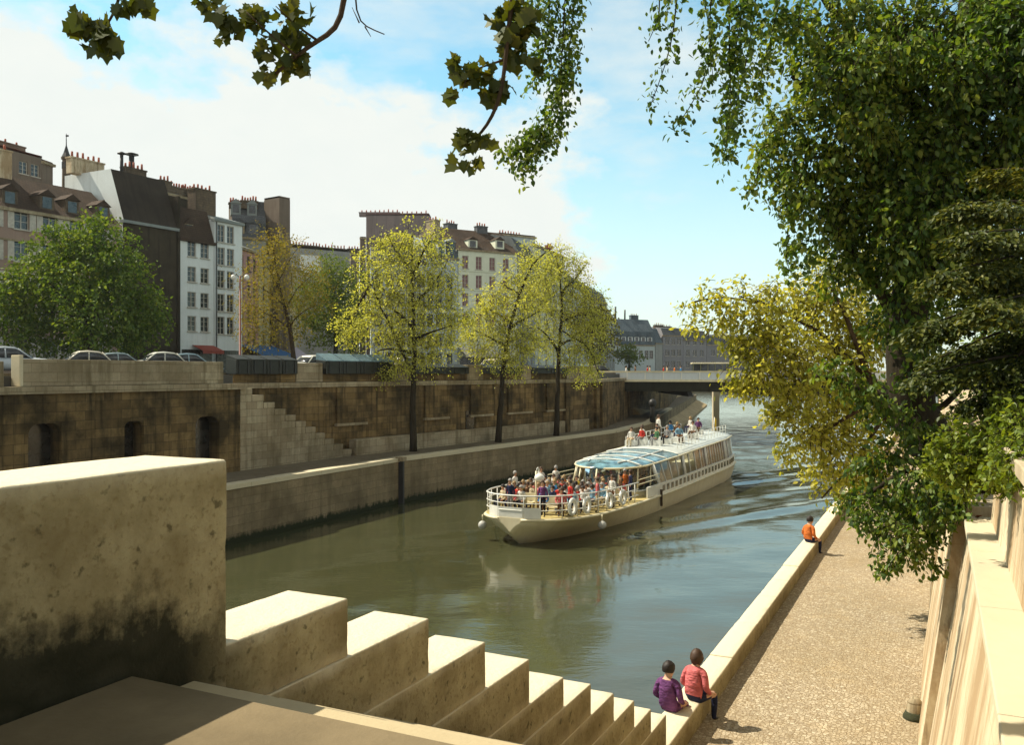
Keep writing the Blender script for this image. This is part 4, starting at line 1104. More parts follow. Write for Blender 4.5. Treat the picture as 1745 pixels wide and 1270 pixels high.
for i in range(24):
    r_i, c_i = divmod(i, 4)
    s, w_ = 11.4 + r_i * 1.0, (-1.5, -.6, .6, 1.5)[c_i]
    if s < 12 and abs(w_) > 1: w_ *= .7
    passenger('seat', bp(s, w_, 1.28), FACE + rp.uniform(-.6, .6), 'inside the cabin, %s row, %s' % (ordn[r_i], ('by left windows', 'left of aisle', 'right of aisle', 'by right windows')[c_i]), 'passengers inside the cabin')
for i in range(6):
    s = 11.4 + i * 1.0
    for w0, w1 in ((-1.75, -.35), (.35, 1.75)):
        if s < 12: w0, w1 = w0 * .75, w1 * .75
        mb = MB(); p = [bp(s - .2, w0, .92), bp(s - .2, w1, .92), bp(s + .25, w1, .92), bp(s + .25, w0, .92)]
        mb.box8(p[::-1] + [q + Vector((0, 0, .355)) for q in p[::-1]]); mb.build('cabin_bench', M['cream_paint'], bt, fixn=True)
for i, (s, w_, nm) in enumerate(((19.3, -1.3, 'front left'), (20.2, -.9, 'left, behind the glass roof'), (20.0, .2, 'middle, behind the glass roof'), (21.1, -1.2, 'second row left'), (21.3, .5, 'second row right'), (22.4, -.6, 'third row left'),
                              (22.6, .9, 'third row right'), (24.4, .2, 'fourth row'), (25.6, -.7, 'fifth row left'), (25.8, .9, 'fifth row right'), (29.2, .3, 'near the stern'), (30.2, -.6, 'last, by the flag'))):
    z = lerp(RZ, s) + .3
    mb = MB(); p = [bp(s - .3, w_ - .35, z), bp(s - .3, w_ + .35, z), bp(s + .2, w_ + .35, z), bp(s + .2, w_ - .35, z)]
    mb.box8(p[::-1] + [q + Vector((0, 0, .36)) for q in p[::-1]]); mb.build('roof_seat', M['white_paint'], bt, fixn=True)
    passenger('seat', bp(s, w_, z + .36), FACE + rp.uniform(-.8, .8), 'seated on the roof deck, ' + nm, 'passengers on the roof deck')
person('stand', 'person standing on the boat roof in dark trousers and white top', bp(23.6, -.9, lerp(RZ, 23.6) + .3), FACE + 2.5, 'white', 'brown', 'brown')
person('stand', 'crew member in dark clothes standing at the stern of the boat', bp(32.5, 1.2, 1.25), FACE + .3, 'navy', 'navy', 'dark', scale=.95)
# life rings and fenders hang on the boat
ring = None
for i, (s, lb) in enumerate(((1.9, 'white life ring on the bow rail, nearest the bow'), (3.0, 'white life ring on the bow rail, second from the bow'), (5.3, 'white life ring on the bow rail, third from the bow'), (7.0, 'white life ring on the bow rail, farthest from the bow'))):
    c_ = bp(s, lerp(HW, s) + .03, lerp(DZ, s) + .52)
    if ring is None:
        mb = MB(); mb.torus((0, 0, 0), LX, .34, .085, 20, 8)
        ring = mb.build('life_ring', M['white_paint'], None, off=(0, 0, 0)); o = ring
    else:
        o = ring.copy(); COL.objects.link(o)
    o.location = c_; tag(o, lb, 'life ring', 'life rings on the bow rail')
fd = None
for s, w_, lb in ((.9, -1.95, 'round white fender hanging off the left of the bow'), (3.9, 2.95, 'round white fender hanging from the right side of the hull')):
    if fd is None:
        fd = thing('fender', lb, 'fender', bp(s, w_, .72), 'round hull fenders')
        mb = MB(); mb.ball((0, 0, 0), .21, 14, 10); mb.build('ball', simple('grey_white_rubber', (.5, .5, .46), .5), fd, off=(0, 0, 0))
        mb = MB(); mb.tube([(0, 0, .24), (0, 0, .5)], .03, 5); mb.build('rope', M['cream_paint'], fd, off=(0, 0, 0))
    else:
        o = copy_tree(fd); o.location = bp(s, w_, .66); tag(o, lb)
# ------------------------------------------------------------ houses of the far bank
GB = ZS + .5
def zat(y, d): return CAMZ - (y - 635.0) / F * d
WINS = {}
def win_mesh(w_, h_, style):
    key = (round(w_, 2), round(h_, 2), style)
    if key in WINS: return WINS[key]
    fm = M['frame_white'] if style != 'dark' else M['frame_dark']
    mb = MB(); y0 = .16
    mb.box((-w_ / 2 + .035, y0, 0), (.07, .06, h_)); mb.box((w_ / 2 - .035, y0, 0), (.07, .06, h_)); mb.box((0, y0 - .004, 0), (.08, .06, h_))
    mb.box((0, y0, h_ - .07), (w_ - .14, .058, .07)); mb.box((0, y0, 0), (w_ - .14, .058, .08))
    for q in (.36, .68): mb.box((0, y0 + .004, h_ * q), (w_ - .14, .04, .035))
    mb.box((0, -.03, -.09), (w_ + .16, .22, .09))
    f = mb.mesh('window'); f.materials.append(fm)
    mb = MB(); mb.box((0, y0 + .03, .02), (w_ - .02, .02, h_ - .03))
    p = mb.mesh('pane'); p.materials.append(M['curtain'] if style == 'blind' else M['pane'])
    sh = None
    if style in ('shutter', 'blind'):
        sh = []
        for sg in (-1, 1):
            mb = MB(); mb.box((sg * (w_ / 2 + w_ * .22), -.035, .01), (w_ * .42, .05, h_ - .02))
            sh.append(mb.mesh('shutter')); sh[-1].materials.append(M['frame_white'])
        if style == 'blind': sh = None
    WINS[key] = (f, p, sh); return WINS[key]

class House:
    def __init__(s, label, xl, dl, xr, dr, depth, ztop, wall, cat='house', cols=(), rows=(), ww=1.0, style='plain', name='house', z0=None, cornice=True, side_wall=None, group=None):
        z0 = GB if z0 is None else z0
        s.A, s.B = gx(xl, dl, 0), gx(xr, dr, 0)
        s.L = (s.B - s.A).length; s.t = (s.B - s.A) / s.L; s.n = Vector((s.t.y, -s.t.x, 0)); s.D = depth; s.z1 = ztop; s.z0 = z0
        c = s.P(s.L / 2, depth / 2, z0)
        s.o = thing(name, label, cat, c, group)
        s.wall = wall
        holes = []
        for cx in cols:
            q = (cx - 872.5) / F
            tt = (s.A.x - q * s.A.y) / (q * s.t.y - s.t.x)
            for zb, zt in rows:
                if .15 < tt - ww / 2 and tt + ww / 2 < s.L - .1: holes.append((tt - ww / 2, tt + ww / 2, zb, zt))
        mb = MB(); facade(mb, s.A, s.B, z0 - .5, ztop, holes, .22)
        a, b, c2, d = s.P(0, 0), s.P(s.L, 0), s.P(s.L, depth), s.P(0, depth)
        W = lambda p, q: mb.quad((p.x, p.y, z0 - .5), (q.x, q.y, z0 - .5), (q.x, q.y, ztop), (p.x, p.y, ztop), 1)
        W(b, c2); W(c2, d); W(d, a)
        mb.quad(*[(p.x, p.y, ztop - .01) for p in (a, b, c2, d)], 1)
        mb.build('wall', [wall, side_wall or wall], s.o)
        rot = math.atan2(s.t.y, s.t.x)
        for h in holes:
            f, p, sh = win_mesh(h[1] - h[0], h[3] - h[2], style)
            loc = s.P((h[0] + h[1]) / 2, 0, h[2]) - Vector(s.o.location)
            wo_ = bpy.data.objects.new('window', f); COL.objects.link(wo_); wo_.parent = s.o; wo_.location = loc; wo_.rotation_euler = (0, 0, rot)
            po_ = bpy.data.objects.new('pane', p); COL.objects.link(po_); po_.parent = wo_
            for sm_ in sh or (): q_ = bpy.data.objects.new('shutter', sm_); COL.objects.link(q_); q_.parent = wo_
        if cornice:
            mb = MB(); s.sbox(mb, -.12, s.L + .12, -.28, .3, ztop - .22, ztop + .05); mb.build('cornice', M['pale_stone'] if cornice is True else cornice, s.o)
        s.roofo = None
    def P(s, a, g, z=0): 
        p = s.A + s.t * a - s.n * g; return Vector((p.x, p.y, z))
    def sbox(s, mb, a0, a1, g0, g1, z0, z1, m=0):
        q = [s.P(a0, g0), s.P(a1, g0), s.P(a1, g1), s.P(a0, g1)]
        mb.box8([(p.x, p.y, z0) for p in q] + [(p.x, p.y, z1) for p in q], m)
    def profile_roof(s, prof, mat, m2=None, ov=.0):
        """roof from a list of (depth, height) points, extruded along the front"""
        mb = MB(); z = s.z1 + .055
        a = [s.P(-ov, g, z + h) for g, h in prof]; b = [s.P(s.L + ov, g, z + h) for g, h in prof]
        for i in range(len(prof) - 1): mb.quad(a[i], b[i], b[i + 1], a[i + 1], 0)
        mb.poly([s.P(-ov, prof[-1][0], z)] + ([s.P(-ov, prof[0][0], z)] if prof[0][1] > .01 else []) + a, 1); 
        mb.poly(([s.P(s.L + ov, prof[-1][0], z)] + ([s.P(s.L + ov, prof[0][0], z)] if prof[0][1] > .01 else []) + b)[::-1], 1)
        mb.quad(a[-1], b[-1], s.P(s.L + ov, prof[-1][0], z), s.P(-ov, prof[-1][0], z), 1)
        s.roofo = mb.build('roof', [mat, m2 or s.wall], s.o, fixn=True); return s
    def mansard(s, h1=3.2, ins=1.1, h2=1.2, mat=None):
        return s.profile_roof([(-.1, 0), (ins, h1), (s.D / 2, h1 + h2), (s.D, h1 + .2)], mat or M['grey_roof'])
    def gable(s, h, mat=None): return s.profile_roof([(-.25, 0), (s.D / 2, h), (s.D, .3)], mat or M['brown_roof'])
    def flat(s, h=.35, mat=None): return s.profile_roof([(.02, h), (s.D, h)], mat or M['zinc'])
    def chimney(s, f, g, zb, zt, l=1.6, w_=.7, pots=4, mat=None):
        mb = MB(); c = s.P(s.L * f, s.D * g); rot = math.atan2(s.t.y, s.t.x) + (math.pi / 2 if w_ > l else 0)
        a, b = max(l, w_), min(l, w_)
        mb.box((c.x, c.y, zb), (a, b, zt - zb), rot); mb.box((c.x, c.y, zt + .002), (a + .14, b + .14, .14), rot)
        dx, dy = math.cos(rot), math.sin(rot)
        for i in range(pots):
            q = ((i + .5) / pots - .5) * (a - .1); hh = random.uniform(.35, .65)
            mb.tube([(c.x + dx * q, c.y + dy * q, zt + .14), (c.x + dx * q, c.y + dy * q, zt + .14 + hh)], [.12, .095], 7, 1)
        mb.build('chimney', [mat or M['chimney'], M['red_tile']], s.roofo or s.o)
        return s
    def dormer(s, f, zb, w_=1.2, h_=1.5, g=.25, dep=1.8, mat=None, front=None):
        a0 = s.L * f; mb = MB(); s.sbox(mb, a0 - w_ / 2, a0 + w_ / 2, g, g + dep, zb, zb + h_)
        r0 = [s.P(a0 - w_ / 2 - .12, g - .12, zb + h_ + .003), s.P(a0 + w_ / 2 + .12, g - .12, zb + h_ + .003), s.P(a0, g - .12, zb + h_ + .55)]
        r1 = [p - s.n * dep for p in r0]
        mb.add(r0 + r1, [(0, 1, 2), (5, 4, 3), (0, 2, 5, 3), (1, 4, 5, 2), (0, 3, 4, 1)], 1)
        d = mb.build('dormer', [front or M['pale_stone'], mat or M['brown_roof']], s.roofo or s.o)
        mb = MB(); s.sbox(mb, a0 - w_ * .32, a0 + w_ * .32, g - .03, g + .02, zb + .25, zb + h_ - .12)
        q = mb.build('dormer_pane', M['pane'], s.roofo or s.o)
        return s
    def pipe(s, f, g, zb, zt, r=.16, cap=True):
        mb = MB(); c = s.P(s.L * f, s.D * g); mb.tube([(c.x, c.y, zb), (c.x, c.y, zt)], r, 8)
        if cap: mb.tube([(c.x, c.y, zt + .08), (c.x, c.y, zt + .16), (c.x, c.y, zt + .3)], [r * 2.6, r * 2.4, r * .6], 8)
        mb.build('flue', M['iron'], s.roofo or s.o); return s
    def shopfront(s, h=2.9, mat=None):
        mb = MB(); s.sbox(mb, .25, s.L - .25, -.06, .04, s.z0 - .02, s.z0 + h); mb.build('shopfront', mat or M['shop_dark'], s.o); return s
    def band(s, zs, mat=None):
        for z in zs:
            mb = MB(); s.sbox(mb, -.02, s.L + .02, -.10, .02, z, z + .16); mb.build('string_course', mat or M['pale_stone'], s.o)
        return s
    def awning(s, f0, f1, z, out, drop, mat, label):
        a0, a1 = s.L * f0, s.L * f1
        th = .05
        p = [s.P(a0, -out, z - drop), s.P(a1, -out, z - drop), s.P(a1, -.08, z), s.P(a0, -.08, z)]
        c = (p[0] + p[2]) / 2
        o = thing('awning', label, 'awning', c, 'shop awnings')
        mb = MB(); mb.box8(p + [q + Vector((0, 0, th)) for q in p])
        mb.build('canvas', mat, o, fixn=True)
        v = MB(); q = [p[0] - Vector((0, 0, .26)), p[1] - Vector((0, 0, .26)), p[1] - s.n * .03 - Vector((0, 0, .26)), p[0] - s.n * .03 - Vector((0, 0, .26))]
        v.box8(q + [x + Vector((0, 0, .255)) for x in q]); v.build('valance', mat, o, fixn=True)
        ar = MB()
        for a_ in (a0 + .05, a1 - .05): ar.tube([s.P(a_, -out + .03, z - drop - .05), s.P(a_, -.1, z - drop - .9)], .025, 5)
        ar.build('arm', M['iron'], o)

PL = {
 'white': plaster('white_plaster', (.78, .83, .82), (.52, .55, .53), .35, .45),
 'whitish': plaster('old_white_plaster', (.58, .60, .55), (.34, .34, .3), .4, .5),
 'pink': plaster('pinkish_plaster', (.36, .26, .21), (.22, .15, .12), .4, .5),
 'sooty': plaster('sooty_wall', (.06, .048, .03), (.014, .012, .008), .8, .8),
 'brown': plaster('brown_wall', (.19, .15, .115), (.08, .06, .045), .5, .6),
 'rose': plaster('rose_plaster', (.46, .26, .23), (.3, .17, .15), .3, .4),
 'straw': plaster('straw_plaster', (.46, .40, .24), (.28, .24, .14), .3, .4),
 'grey': plaster('grey_plaster', (.32, .335, .32), (.19, .2, .19), .4, .5),
 'bluegrey': plaster('blue_grey_plaster', (.50, .57, .57), (.33, .38, .39), .35, .4),
 'cream': plaster('cream_green_plaster', (.74, .78, .62), (.54, .57, .45), .3, .35),
 'mauve': plaster('mauve_wall', (.25, .205, .195), (.13, .11, .105), .5, .6),
 'farmauve': plaster('far_grey_mauve_wall', (.27, .27, .29), (.17, .17, .19), .4, .4),
 'pale': plaster('pale_facade', (.60, .63, .52), (.40, .42, .35), .35, .4),
}
fl = lambda z0, n, fh, wh, first=.9: [(z0 + first + i * fh, z0 + first + i * fh + wh) for i in range(n)]
W0 = (-32.1, 85.0)
def ft(t): return (W0[0] + .5 * t, W0[1] + .866 * t)          # along the old house front
def fx(t): x, y = ft(t); return 872.5 + F * x / y, y
def HF(label, t0, t1, depth, ztop, wall, **kw):
    (xa, da), (xb, db) = fx(t0), fx(t1); return House(label, xa, da, xb, db, depth, ztop, wall, **kw)

# left edge house, tile roof with dormers
h = HF('old pinkish house with brown tile roof and dormers behind the big green tree', -24, -6.6, 8, 21.2, PL['pink'], cols=(-20, 37, 85, 130, 170), rows=fl(GB, 5, 2.62, 1.75, 1.3), ww=1.25, style='shutter', side_wall=PL['whitish'])
h.gable(3.4).band((18.6, 13.2)).chimney(.5, .5, 23.5, 26.6, 2.2, .8, 3, M['right_stone'])
for f, zb in ((.18, 21.3), (.44, 21.4), (.62, 21.5), (.75, 21.5), (.92, 21.5)): h.dormer(f, zb, 1.25, 1.3, front=M['chimney'])
h = House('tall brown stepped building rising behind the house at the left edge', -60, 84, 72, 92, 10, zat(262, 90), PL['brown'], cols=(10, 40, 60), rows=fl(22, 3, 2.7, 1.3), cornice=False)
h.flat(.2, M['red_tile']).chimney(.75, .3, zat(262, 90), zat(253, 90), 1.2, .6, 2).chimney(.55, .3, zat(262, 90), zat(240, 90), 8.0, .9, 6, PL['brown'])
h2 = House('narrow brown building one step lower beside the tall left building', 72.5, 92, 90, 93.6, 9, zat(279, 93), PL['brown']); h2.flat(.2, M['red_tile'])
# bell turret
tc = gx(113, 100, 0); zt0 = zat(268, 100)
tu = thing('bell_turret', 'slim dark bell turret with a pointed cap and weather vane', 'turret', (tc.x, tc.y, GB))
oc = lambda r, z: [(tc.x + r * math.cos(math.pi / 4 * i + .39), tc.y + r * math.sin(math.pi / 4 * i + .39), z) for i in range(8)]
mb = MB(); mb.loft([oc(1.5, GB - .5), oc(1.5, 24), oc(.52, 24.6), oc(.42, zt0 - .3), oc(.55, zt0 - .25), oc(.55, zt0)], smooth=False); mb.build('tower', M['chimney'], tu)
mb = MB(); mb.loft([oc(.52, zt0 + .003), oc(.3, zt0 + .5), oc(.06, zt0 + 1.35), oc(.03, zt0 + 2.7)], smooth=False); mb.build('spire', M['iron'], tu)
mb = MB(); mb.box((tc.x + .1, tc.y, zt0 + 2.35), (.34, .03, .2)); mb.ball((tc.x, tc.y, zt0 + 2.0), .06); mb.build('weather_vane', M['iron'], tu)
mb = MB()
for i in range(8):
    a = math.pi / 4 * i; mb.box((tc.x + .44 * math.cos(a), tc.y + .44 * math.sin(a), zt0 - 1.3), (.08, .18, .7), a)
mb.build('louvre', M['shop_dark'], tu)
# white gable and sooty front
h = HF('dark sooty house with a whitewashed side wall and slanting roof edge', -6.2, -.35, 8.6, 21.8, PL['sooty'], side_wall=PL['white'], cornice=M['zinc'])
h.profile_roof([(-.1, 0), (1.75, 4.8), (8.6, 4.9)], plaster('sooty_roof', (.05, .04, .03), (.018, .015, .012), .7, .6), PL['white'])
h.chimney(.12, .75, 26.6, 28.0, 3.4, .8, 6, M['right_stone']).pipe(.3, .3, 26.5, 28.4).chimney(.85, .6, 26.6, 27.9, 2.4, .7, 5)
hd = House('tall dark house rising behind the white houses with a row of chimney pots', 218, 89.5, 352, 99.5, 7, 27.2, PL['sooty'], cols=(), rows=())
hd.profile_roof([(0, .1), (7, 1.6)], M['zinc'], PL['brown'])
hd.pipe(.10, .1, 27, 30.4, .28).chimney(.62, .3, 27.4, 28.9, 1.6, .7, 3).chimney(.8, .3, 27.4, 28.5, 2.4, .7, 6).chimney(.95, .3, 27.4, 28.6, 2.2, .7, 6)
# the two white houses
h = HF('white narrow house with dark mansard roof, lit pale, left of the taller white one', 0, 4.15, 8, 21.0, PL['white'], cols=(327, 349), rows=[(zat(y + 13, 86.5), zat(y - 13, 86.5)) for y in (425, 468, 511, 552)], ww=1.05, side_wall=PL['sooty'], cornice=M['brown_roof'])
h.profile_roof([(-.1, 0), (1.0, 3.2), (8, 4.4)], M['brown_roof'], PL['sooty']).dormer(.35, 21.3, 1.0, 1.3, .4, 1.5)
mb = MB(); h.sbox(mb, -.32, -.01, -.12, 8, GB - .4, 25.0); mb.build('party_wall', PL['sooty'], h.o)
h.shopfront(2.4)
h.awning(.35, .98, GB + 2.8, 1.6, .55, simple('red_canvas', (.30, .06, .04), .8), 'dull red awning at the foot of the white houses')
h = HF('taller white narrow house with two window columns and drainpipe', 4.2, 7.9, 8.2, 23.5, PL['white'], cols=(377, 393), rows=[(zat(y + 15, 89.5), zat(y - 15, 89.5)) for y in (398, 437, 476, 516, 555)], ww=.95, cornice=M['zinc'])
h.profile_roof([(-.2, 0), (3, .9), (8.2, 1.4)], M['zinc'], PL['whitish']).chimney(.25, .35, 24, 26.7, 2.6, 1.2, 5).pipe(.05, -.02, GB, 23.2, .06, False).shopfront(2.4)
# mansard house and rose house
h = House('grey mansard-roofed house with stacked dormers and red chimney pots', 396, 100, 454, 101.3, 6, zat(404, 100), PL['grey'], cols=(), rows=())
h.profile_roof([(-.1, 0), (1.2, 2.7), (1.5, 2.8), (2.3, 4.6), (9, 5.0)], M['grey_roof'], M['chimney'])
h.chimney(.12, .3, 27, zat(343, 100), 1.5, .8, 5).chimney(.52, .3, 27, zat(338, 100), 1.9, .9, 6)
for f, z in ((.12, 26.2), (.6, 26.2)): h.dormer(f, z, 1.1, 1.3, 1.3, 1.5, M['zinc'], M['zinc'])
h.dormer(.62, 23.6, 1.6, 1.5, .1, 1.5, M['grey_roof'], M['grey_roof']).dormer(.2, 23.6, 1.2, 1.5, .1, 1.5, M['grey_roof'], M['pale_stone'])
h = House('brown bare chimney-wall building beside the mansard house', 450, 103, 476, 101.5, 1.6, zat(335, 101), PL['brown'], cornice=False); h.flat(.15, M['chimney'])
h = House('brown stepped side building with one window, lower than the chimney wall', 476.3, 101.8, 487, 102.0, 1.6, zat(391, 102), PL['brown'], cols=(481,), rows=[(zat(415, 102), zat(398, 102))], ww=.45, cornice=False); h.flat(.15, M['chimney'])
h = House('rose plaster house with grey-green sloping roof, right of the white houses', 405, 92.4, 440, 97.5, 7, zat(420, 92.4), PL['rose'], cols=(412, 424, 434), rows=fl(GB, 4, 2.7, 1.6, 3.0), ww=.8, style='dark')
h.profile_roof([(-.2, 0), (4, 1.6), (7, 1.7)], M['zinc'], PL['rose'])
h.awning(.05, 1.9, GB + 3.1, 2.6, 1.15, simple('blue_canvas', (.02, .11, .28), .8), 'bright blue awning behind the dark book boxes')
h = House('straw coloured house half hidden behind the golden tree', 441, 97.8, 505, 112, 8, zat(438, 100), PL['straw'], cols=(450, 462, 474, 486, 497), rows=fl(GB, 4, 2.7, 1.6, 3.0), ww=.9, style='dark')
h.profile_roof([(-.2, 0), (4, 1.8), (8, 1.9)], M['grey_roof'], PL['straw']).shopfront(2.6, PL['mauve'])
h.awning(.25, .95, GB + 3.4, 3.2, 2.2, simple('lilac_canvas', (.42, .36, .42), .8), 'pale lilac awning behind the golden tree trunk')
h = House('long low grey building across the gap with a row of chimney pots', 488, 140, 596, 146, 8, zat(421, 140), PL['grey'], cols=(520, 545, 560), rows=[(zat(500, 140), zat(480, 140))], ww=1.2, cornice=False)
h.flat(.3, M['chimney']).chimney(.3, .3, zat(420, 140), zat(413, 140), 6, .8, 12).chimney(.8, .3, zat(420, 140), zat(414, 140), 5, .8, 9)
mb = MB(); h.sbox(mb, 2.2, 5.6, -.05, .03, zat(462, 140), zat(432, 140)); mb.build('white_patch', PL['white'], h.o)
h = House('small chimneyed house between the grey block and the tall brown block', 597.5, 150, 612, 150.4, 3, zat(432, 150), PL['mauve']); h.flat(.2, M['chimney']).chimney(.4, .3, zat(432, 150), zat(424, 150), 2, .7, 4)
h = House('tall windowless dark brown block above the yellow-green trees', 624, 152, 732, 152, 3, zat(366, 151), PL['mauve'], cols=(660, 700), rows=[(zat(470, 150), zat(450, 150))], ww=1.1, cornice=False)
h.flat(.25, M['red_tile']).chimney(.2, .3, zat(366, 151), zat(360, 151), 7, .8, 9, PL['mauve']).chimney(.75, .3, zat(366, 151), zat(362, 151), 5, .8, 6, PL['mauve'])
h = House('lower brown wing with a blue window left of the tall brown block', 614, 151, 623.5, 151.2, 2, zat(402, 149), PL['brown'], cols=(616,), rows=[(zat(428, 149), zat(418, 149))], ww=.5, name='house_wing'); h.flat(.15, M['chimney'])
h = House('narrow dark brown block against the right of the tall brown block', 732.5, 152.4, 746, 152.5, 2, zat(378, 154), PL['mauve'], cornice=False); h.flat(.15, M['chimney'])
h = House('blue-grey house with mansard windows left of the cream house', 726, 123.5, 780, 127.5, 3, zat(436, 124), PL['bluegrey'], cols=(733, 748, 766), rows=fl(GB, 5, 2.75, 1.7, 1.2), ww=1.1, style='dark')
h.profile_roof([(-.1, 0), (1.0, 2.4), (3, 2.9)], M['blue_roof'], PL['bluegrey']).dormer(.5, zat(434, 124), 1.5, 1.9, .1, 1.5, M['zinc'], PL['white']).dormer(.82, zat(434, 126), 1.5, 1.9, .1, 1.5, M['zinc'], M['grey_roof'])
h.chimney(.42, .5, zat(410, 126), zat(379, 127), 1.0, 2.0, 3, M['pale_stone'])
h = House('pale blue-grey house with dark windows behind the nearest quay tree', 632, 122, 725.5, 123.4, 4, zat(446, 122), PL['bluegrey'], cols=(645, 664, 683, 702, 717), rows=fl(GB, 5, 2.75, 1.7, 1.2), ww=1.1, style='dark'); h.profile_roof([(-.1, 0), (1.2, 2.2), (4, 2.6)], M['grey_roof'], PL['grey']).shopfront(2.4)
h = House('brown roofed house behind, between two tall chimneys', 757, 136, 797, 139, 8, zat(405, 137), PL['brown']); h.gable(2.2)
h.chimney(.78, .4, zat(405, 137), zat(376, 137), 1.9, 1.2, 4, M['grey_roof'])
# the cream house
h = House('cream house with four columns of mauve-blinded windows and brown dormered roof', 781, 128, 881, 133, 10, zat(424, 128), PL['cream'], cols=(793, 816, 839, 862), rows=[(zat(y + 11, 130), zat(y - 11, 130)) for y in (449, 481, 512, 546)], ww=1.0, style='blind', side_wall=PL['grey'])
h.profile_roof([(-.2, 0), (1.0, .8), (4.5, 3.6), (10, 1.0)], M['brown_roof'], M['brown_roof']).band((zat(464, 130), zat(496, 130), zat(562, 130)), PL['cream'])
h.dormer(.26, zat(423, 129), 1.5, 1.3, .35, 2, M['brown_roof'], PL['cream']).dormer(.72, zat(423, 131), 1.5, 1.3, .35, 2, M['brown_roof'], PL['cream']).chimney(.62, .45, zat(400, 131), zat(380, 131), 1.8, 1.0, 4, M['grey_roof'])
h.awning(.0, .58, zat(592, 129), 2.4, 1.2, simple('white_canvas', (.7, .64, .52), .8), 'white awning on the ground floor of the cream house')
h.shopfront(2.4)
h = House('grey chimney-topped building behind the cream house', 850, 147, 912, 151, 8, zat(400, 148), PL['bluegrey']); h.flat(.2, M['chimney']).chimney(.5, .3, zat(400, 148), zat(396, 148), 4.6, .8, 8, PL['bluegrey'])
h = House('grey shadowed house right of the cream house', 882, 134, 912, 146, 8, zat(432, 136), PL['grey'], cols=(889, 898, 906), rows=fl(GB, 5, 2.8, 1.7, 1.2), ww=1.0); h.mansard(2.2, 1, .5)
h = House('pale flat-topped house behind the farthest quay tree', 908, 147, 962, 164, 8, zat(418, 148), PL['pale'], cols=(918, 931, 944, 955), rows=fl(GB, 6, 2.9, 1.7, 1.2), ww=1.0); h.flat(.3).chimney(.9, .3, zat(420, 160), zat(416, 160), 2.4, .9, 4, M['red_tile'])
h = House('blue-grey house of the receding row, just right of the farthest quay tree', 963, 165, 1004, 190, 8, zat(486, 170), PL['bluegrey'], cols=(970, 979, 987, 995), rows=fl(GB, 5, 2.9, 1.7, 1.2), ww=1.0); h.mansard(2.2, 1, .6, M['blue_roof']).chimney(.5, .4, 26, zat(468, 178), 1.6, .8, 4)
h = House('grey house of the receding row with a pale chimney', 1005, 191, 1034, 214, 8, zat(508, 196), PL['grey'], cols=(1011, 1018, 1026), rows=fl(GB, 5, 2.9, 1.7, 1.2), ww=1.1); h.mansard(2.4, 1, .6, M['blue_roof']).chimney(.4, .4, 25, zat(492, 200), 1.8, .8, 4, PL['pale'])
h = House('last house of the receding row, with a steep blue roof', 1035, 216, 1048, 228, 9, zat(545, 220), PL['grey'], cols=(1040, 1045), rows=fl(GB, 3, 3, 1.7, 1.2), ww=1.1); h.mansard(3, 1.5, .6, M['blue_roof'])
h = House('far pale house with a big blue mansard roof beyond the bridge', 1046, 232, 1116, 238, 14, zat(588, 234), PL['bluegrey'], cols=(1052, 1062, 1072, 1082, 1092, 1102, 1110), rows=[(zat(611, 234), zat(597, 234))], ww=1.3, name='apartment_house')
h.profile_roof([(-.1, 0), (.6, 3.6), (3.2, 7.0), (14, 7.6)], M['blue_roof'], M['blue_roof'])
for f in (.08, .24, .40, .56, .72, .88): h.dormer(f, zat(587, 234), 1.5, 2.0, .1, 2, M['blue_roof'], PL['white'])
h.pipe(.25, .3, zat(545, 234), zat(521, 234), .25, False).pipe(.48, .3, zat(545, 234), zat(526, 234), .22, False).chimney(.7, .3, zat(545, 234), zat(536, 234), 2.4, 1, 4, M['blue_roof'])
h = House('far narrow grey house with curved roof beyond the bridge', 1117, 240, 1129, 242, 10, zat(585, 240), PL['grey'], name='apartment_house'); h.mansard(4, 2, .6, M['blue_roof'])
h = House('far grey house with a white gable patch beyond the bridge', 1129.5, 243, 1164, 246, 10, zat(572, 244), PL['farmauve'], cols=(1137, 1147, 1157), rows=fl(GB, 3, 3.2, 1.8, 1.5), ww=1.4, name='apartment_house'); h.mansard(2.0, 1, .6, M['grey_roof']).chimney(.2, .4, 19, zat(554, 244), 3, .9, 5).chimney(.6, .4, 19, zat(556, 244), 3, .9, 5)
h = House('far plain grey house partly behind the yellow-green leaves', 1164.5, 246, 1204, 250, 10, zat(580, 248), PL['farmauve'], cols=(1172, 1184, 1196), rows=fl(GB, 3, 3.2, 1.8, 1.5), ww=1.4, name='apartment_house'); h.mansard(2.6, 1, .6, M['grey_roof'])
h = House('far grey terraced house at the right end of the bridge', 1204.5, 250, 1330, 262, 10, zat(588, 252), PL['farmauve'], cols=(1215, 1230, 1245, 1260, 1275), rows=fl(GB, 2, 3.4, 1.8, 1.5), ww=1.4, name='apartment_house'); h.mansard(2.6, 1, .6, M['grey_roof'])

